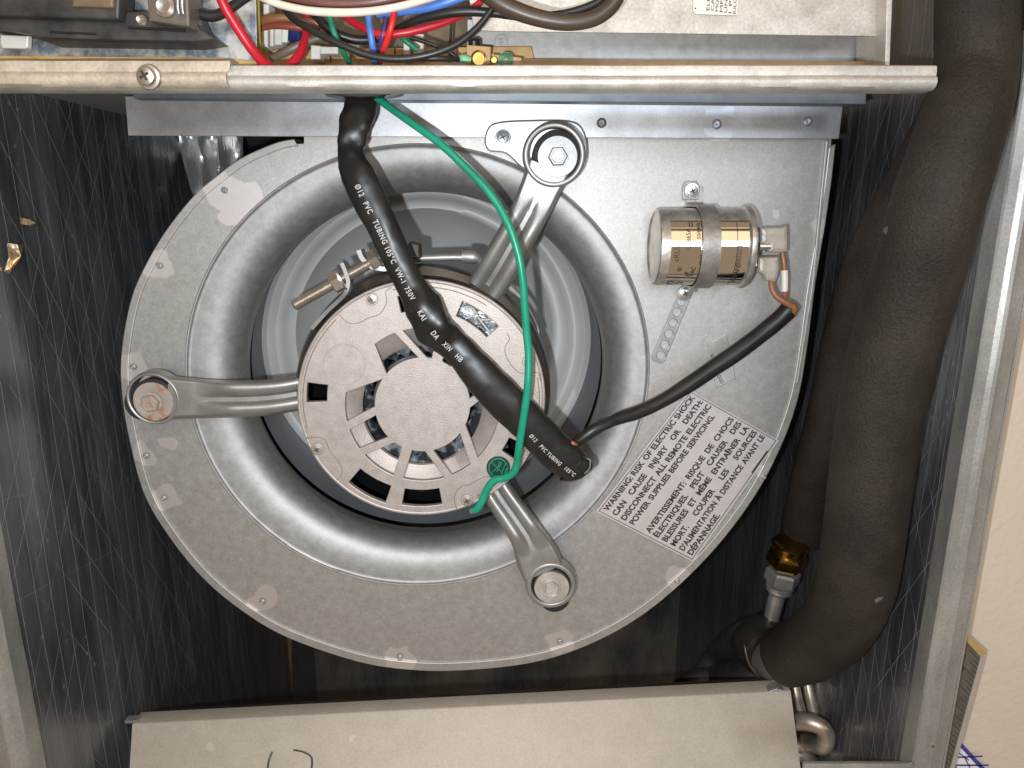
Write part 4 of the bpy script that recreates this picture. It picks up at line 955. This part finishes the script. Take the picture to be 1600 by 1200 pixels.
wire('red_wire', 'red', (.55, .015, .03), [(520, 10, .030, 12), (545, 30, .026, 12), (572, 46, .022, 12), (600, 54, .020, 12), (640, 50, .020, 12), (685, 38, .022, 11.5), (720, 24, .024, 11), (748, 6, .028, 11), (760, -14, .03, 11)], 'red wire sagging behind the blue and purple wires')
wire('orange_red_wire', 'bright_red', (.80, .03, .02), [(617, 10, .016, 9), (613, 35, .014, 10), (606, 60, .016, 10), (598, 82, .022, 9), (594, 112, .04, 9)], 'bright red wire standing upright right of the purple wire')
wire('purple_wire', 'purple', (.07, .035, .14), [(606, 10, .022, 9), (602, 35, .020, 9), (597, 60, .020, 9), (592, 84, .026, 9), (590, 112, .04, 9)], 'purple wire between the light blue and the bright red wire')
wire('green_wire', 'green2', (.01, .22, .12), [(510, 0, .02, 9), (516, 30, .016, 9.5), (524, 56, .016, 9.5), (535, 78, .018, 9.5), (548, 104, .030, 9)], 'green wire running down behind the long black wire')
wire('green_wire', 'green2', (.01, .22, .12), [(590, 14, .034, 8), (612, 40, .032, 8), (632, 62, .030, 8.5), (652, 78, .032, 8)], 'short green wire slanting right below the sagging red wire')
wire('black_wire', 'black', (.018, .017, .015), [(608, 50, .026, 8), (640, 36, .020, 11), (680, 24, .016, 14), (725, 18, .014, 15), (770, 20, .014, 14), (820, 26, .016, 13), (880, 22, .016, 13), (930, 6, .016, 13), (955, -16, .016, 13)], 'fat black wire crossing to the right under the light blue wire')
wire('brown_sleeve_wire', 'dark_brown', (.070, .045, .030), [(735, -30, .006, 26), (765, -6, .004, 27), (800, 14, .004, 28), (845, 29, .004, 26), (890, 35, .004, 25), (930, 28, .004, 24), (958, 6, .004, 24), (972, -24, .004, 24)], 'thick dusty brown cable looping above the pale upper plate')
wire('brown_wire', 'brown', (.30, .12, .055), [(398, 37, .030, 12), (420, 30, .026, 13), (450, 28, .026, 12), (478, 34, .028, 12), (505, 40, .03, 12)], 'short brown wire next to the yellow wire')
wire('brown_wire', 'brown_red', (.32, .07, .04), [(400, 46, .034, 10), (425, 40, .032, 11), (460, 42, .032, 11), (500, 48, .034, 11)], 'reddish brown wire just below the brown wire beside the relay')
wire('yellow_wire', 'yellow', (.42, .36, .04), [(401, -20, .020, 7), (403, 20, .020, 7), (404, 55, .024, 7), (407, 84, .03, 6)], 'thin yellow wire upright beside the edge of the frosted plate')
wire('grey_cable', 'dusty', (.14, .11, .08), [(424, 92, .030, 10), (445, 82, .028, 13), (465, 72, .028, 13), (490, 62, .030, 12), (520, 56, .032, 11)], 'dusty grey braided cable behind the thick red wire')
wire('black_wire', 'black', (.018, .017, .015), [(488, 18, .03, 14), (504, 36, .028, 14), (524, 52, .028, 14), (556, 62, .030, 14), (590, 60, .032, 12), (618, 50, .034, 10)], 'short thick black wire behind the green wire')
wire('black_wire', 'black', (.018, .017, .015), [(618, 92, .026, 8), (660, 91, .024, 10), (700, 92, .026, 9), (716, 94, .03, 7)], 'glossy black wire lying along the top of the rail')
wire('black_wire', 'black', (.018, .017, .015), [(640, 58, .034, 7), (672, 68, .034, 7), (700, 80, .034, 7), (716, 92, .034, 7)], 'thin black wire slanting down to the green wire nut')
wire('black_wire', 'black', (.018, .017, .015), [(420, -20, -.004, 12), (385, -4, -.002, 14), (345, 22, .0, 16), (318, 24, .0, 16), (296, 8, .0, 14), (290, -20, .0, 12)], 'thick black loop right of the breaker block')
wire('black_wire', 'black', (.018, .017, .015), [(702, 98, .05, 4), (704, 60, .05, 4), (706, 20, .05, 4)], 'thin black upright line on the pale lower plate')

# ================================================================== refrigerant pipes
pw = lambda i, a: .022 * noise.noise(Vector((i * .06, math.cos(a) * 1.3, math.sin(a) * 1.3 + 5)))
pw2 = lambda i, a: pw(i, a) + .022 * math.exp(-((a - 1.35 - .25 * math.sin(i * .035)) / .10) ** 2)
T(px_tube('insulated_suction_pipe', [(1526, -70, .010, 130), (1526, 20, .010, 132), (1524, 110, .008, 134), (1505, 190, -.002, 146), (1467, 305, -.004, 154), (1434, 420, .006, 152), (1401, 525, .015, 148), (1377, 632, .021, 143), (1360, 745, .025, 138), (1347, 850, .028, 134),
        (1334, 920, .036, 132), (1307, 975, .052, 126), (1267, 1010, .074, 118), (1229, 1026, .094, 104)], INSUL, None, 8, 72, 1.0, pw2)[0], 'thick black foam insulated pipe bending down the right side', 'pipe')
T(px_tube('insulated_liquid_pipe', [(1540, 20, .012, 70), (1500, 120, .022, 72), (1455, 215, .045, 74), (1408, 305, .060, 76), (1366, 385, .074, 78), (1340, 460, .088, 78), (1320, 545, .100, 77), (1300, 640, .110, 76), (1278, 725, .122, 74), (1260, 800, .138, 70), (1254, 838, .148, 68)], INSUL, None, 8, 32, 1.0, pw)[0],
  'thinner black foam insulated pipe behind the thick one', 'pipe')
ft = root('pipe_fitting', W(1225, 880, .17), 'brass flare nut over a pale hex nut below the thinner foam pipe', 'fitting')
ax = (W(1207, 960, .146) - W(1234, 850, .138)).normalized()
def fit(px, py, Y, prof, m, nm, seg=32): 
    V, Fa = lathe_vf(W(px, py, Y), ax, prof, seg); return mk(nm, V, Fa, m, ft, smooth=seg > 8)
k_ = MPP(W(1228, 878, .14))
fit(1235, 849, .130, [(24 * k_, 0), (27 * k_, 2 * k_), (25 * k_, 12 * k_), (23 * k_, 16 * k_), (26 * k_, 18 * k_)], BRASS, 'flare_collar')
fit(1231, 865, .130, [(24 * k_, 0), (29 * k_, 3 * k_), (29 * k_, 18 * k_), (24 * k_, 24 * k_)], BRASS, 'brass_nut', 6)
fit(1225, 890, .131, [(22 * k_, 0), (26 * k_, 3 * k_), (26 * k_, 20 * k_), (21 * k_, 25 * k_)], ALU, 'hex_nut', 6)
fit(1219, 913, .132, [(21 * k_, 0), (21 * k_, 4 * k_), (19 * k_, 5 * k_), (20 * k_, 9 * k_), (17 * k_, 14 * k_), (12 * k_, 15 * k_)], ALU, 'nut_neck')
fit(1215, 926, .133, [(12.5 * k_, 0), (12 * k_, 52 * k_)], ALU, 'stub_tube')
man = root('coil_manifold', W(1160, 1050, .20), 'dark coil header with a black collar at the foot of the foam pipes', 'manifold')
px_tube('black_collar', [(1178, 990, .142, 84), (1186, 1000, .136, 88), (1196, 1012, .130, 90), (1206, 1020, .124, 84)], mat('tape_black', (.012, .010, .009), (.03, .025, .02), 0, .3, .1, 50, bump=.3), man, 5, 32)
px_tube('collar_edge', [(1166, 985, .132, 4), (1164, 1010, .122, 4), (1172, 1040, .116, 4), (1195, 1066, .112, 4), (1220, 1075, .112, 4)], mat('tape_edge', (.08, .065, .05), rough=.3), man)
px_tube('pipe_end', [(1226, 1026, .104, 66), (1212, 1032, .112, 66), (1200, 1030, .12, 60)], ARM, man, 5, 24)
DT = mat('dull_tube', (.09, .095, .10), (.18, .18, .18), .7, .4, .1, 60, bump=.15)
px_tube('header_tube', [(1210, 1060, .150, 66), (1170, 1058, .165, 62), (1130, 1062, .205, 56), (1085, 1070, .21, 44), (1060, 1078, .215, 30)], DT, man, 6, 24)
px_tube('header_tube', [(1190, 985, .165, 48), (1155, 998, .175, 48), (1130, 1020, .215, 46), (1105, 1045, .22, 36), (1078, 1072, .225, 26)], DT, man, 6, 24)
px_tube('copper_stub', [(1100, 1068, .205, 16), (1075, 1074, .205, 14), (1052, 1078, .205, 14), (1040, 1084, .205, 12)], mat('dull_copper', (.25, .12, .06), (.4, .24, .14), .8, .35, .1, 60), man, 5, 16)
def ubend(pts, label): T(px_tube('coil_tube', pts, COILT, None, 8, 20)[0], label, 'coil tube', 'bare coil tubes beside the pan')
ubend([(1232, 1128, .095, 26), (1262, 1128, .087, 27), (1284, 1137, .082, 27), (1291, 1152, .081, 27), (1284, 1166, .083, 26), (1262, 1160, .104, 26), (1236, 1166, .108, 26)], 'thick return bend sticking out at the right end of the coil pan')
ubend([(1240, 1062, .130, 16), (1245, 1090, .122, 17), (1252, 1118, .112, 18)], 'upright bare coil tube left of its twin above the return bend')
ubend([(1260, 1062, .130, 16), (1266, 1090, .122, 17), (1273, 1120, .112, 18)], 'upright bare coil tube right of its twin above the return bend')
ubend([(1236, 1178, .108, 22), (1256, 1180, .108, 22), (1270, 1186, .110, 16)], 'stub of coil tube below the thick return bend')
ubend([(214, 1180, .11, 14), (196, 1182, .11, 16), (184, 1188, .115, 14), (188, 1200, .12, 12)], 'small coil bend poking out at the left end of the coil pan')
ubend([(212, 1150, .115, 8), (203, 1152, .115, 9), (201, 1158, .12, 7)], 'tiny coil bend above the other at the left end of the coil pan')
# ================================================================== coil pan
pan = root('coil_pan', W(720, 1200, .04), 'beige steel coil end plate across the bottom with black marker strokes', 'coil pan')
Vp = [W(206, 1131, .085), W(1236, 1079, .085), None, W(196, 1290, .045)]
n_ = (Vp[1] - Vp[0]).cross(Vp[3] - Vp[0]); d_ = W(1256, 1235, 1) - CAM; Vp[2] = CAM + d_ * ((Vp[0] - CAM).dot(n_) / d_.dot(n_))
def slab(name, quad, back, m, parent):
    V = list(quad) + [q + back for q in quad]; Fa = [[0, 1, 2, 3], [7, 6, 5, 4]] + [[k, (k + 1) % 4, (k + 1) % 4 + 4, k + 4] for k in range(4)]
    return bevel_obj(mk(name, V, Fa, m, parent, smooth=False), .0007)
slab('face_sheet', Vp, Vector((0, .012, 0)), PANM, pan)
slab('coil_core', [Vp[0] + Vector((.004, .02, -.004)), Vp[1] + Vector((-.004, .02, -.004)), Vp[1] + Vector((-.004, .16, -.20)), Vp[0] + Vector((.004, .16, -.20))], Vector((0, .002, -.03)), BLACK, pan)
plate('corner_tab', [(194, 1127), (214, 1126), (214, 1130), (196, 1131)], .085, .006, ALU, pan, bevel=.0003)
plate('corner_tab', [(1200, 1081), (1214, 1076), (1226, 1079), (1224, 1083)], .085, .006, ALU, pan, bevel=.0003)
fn = (Vp[1] - Vp[0]).cross(Vp[3] - Vp[0]).normalized()
if fn.y > 0: fn = -fn
def on_pan(px, py):
    d = W(px, py, 1) - CAM; t = (Vp[0] - CAM).dot(fn) / d.dot(fn); return CAM + d * t + fn * .0008
for P in ([(426, 1175), (421, 1187), (418, 1206)], [(459, 1172), (474, 1175), (486, 1182), (488, 1190), (487, 1206)]):
    C = [on_pan(*q) for q in spline(P, 6)]; V, Fa, _ = tube_vf(C, [.0006] * len(C), 6, .5); mk('marker_stroke', V, Fa, INK, pan)

# ================================================================== room wall, ruler, grid card
xo = XR + .018
V, Fa = box_vf(xo + .0008, xo + 1.2, .030, .15, -1.0, 1.2); o = mk('room_wall', V, Fa, WALLP, None, smooth=False); T(o, kind='structure')
V, Fa = box_vf(xo - .0002, xo + .0007, .004, .15, -1.0, .4); T(mk('wall_gap_trim', V, Fa, mat('brown_trim', (.25, .16, .06))), 'thin brown edge line between the cabinet flange and the beige wall', 'trim')
rul = root('folding_ruler', W(1500, 1100, .01), 'dark metal ruler with black inch marks wedged behind the right flange', 'ruler')
RQ = [(1430, 1260), (1492, 972), (1533, 1026), (1468, 1262)]
plate('ruler_blade', RQ, .0115, .0040, mat('ruler_metal', (.12, .115, .085), (.17, .16, .125), .5, .45, .1, 80, bump=.1), rul, bevel=.0003)
plate('ruler_edge', [(1533, 1026), (1540, 1023), (1476, 1262), (1468, 1262)], .0110, .0045, mat('ruler_side', (.42, .37, .33), (.5, .45, .40), .3, .4), rul, bevel=.0003)
plate('ruler_top', [(1490, 972), (1504, 985), (1541, 1019), (1536, 1027), (1531, 1025), (1500, 992), (1486, 978)], .0108, .0046, mat('ruler_wood', (.35, .22, .07), (.45, .3, .1)), rul, bevel=.0003)
prt = []
for k in range(34):
    t = k / 34; ex, ey = 1531 - 66 * t, 1032 + 234 * t
    ln = 34 if k % 8 == 4 else 22 if k % 4 == 0 else 15 if k % 2 == 0 else 9
    prt.append(stroke((ex, ey), (ex - ln * .72, ey - ln * .74), 1.0 if k % 8 != 4 else 1.3, .0112))
prt.append(flat_text('1', [(1503, 1052), (1492, 1046), (1497, 1036), (1508, 1042)], .0112, None)); prt.append(flat_text('2', [(1482, 1112), (1486, 1102), (1476, 1098), (1472, 1108)], .0112, None)); prt.append(flat_text('8THS', [(1505, 1048), (1510, 1024), (1504, 1022), (1499, 1046)], .0112, None))
V, Fa = join(*prt); mk('ruler_mark', V, Fa, INK, rul, smooth=False, recalc=False)
crd = root('grid_card', W(1515, 1190, .02), 'blue and white gridded card corner at the bottom right behind the ruler', 'card')
plate('card_sheet', [(1497, 1158), (1504, 1162), (1560, 1225), (1580, 1300), (1440, 1300), (1470, 1200)], .0255, .0010, mat('card_white', (.75, .70, .66)), crd, bevel=.0001)
BLU = mat('card_blue', (.035, .045, .26))
prt = [stroke(a, b_, w_, .0252) for a, b_, w_ in [((1495, 1157), (1560, 1228), 6), ((1486, 1184), (1535, 1182), 2.2), ((1492, 1172), (1514, 1188), 1.8), ((1480, 1196), (1545, 1196), 2.4), ((1507, 1183), (1516, 1200), 1.8), ((1484, 1186), (1500, 1208), 2.6)]]
V, Fa = join(*prt); mk('card_line', V, Fa, BLU, crd, smooth=False)

px_tube('crimp_lug', [(748, 791, .0505, 9), (741, 797, .0512, 10), (735, 799, .0518, 7)], ZINC, bpy.data.objects['green_earth_wire'])
# nicks and stains of the pan, sealant blobs
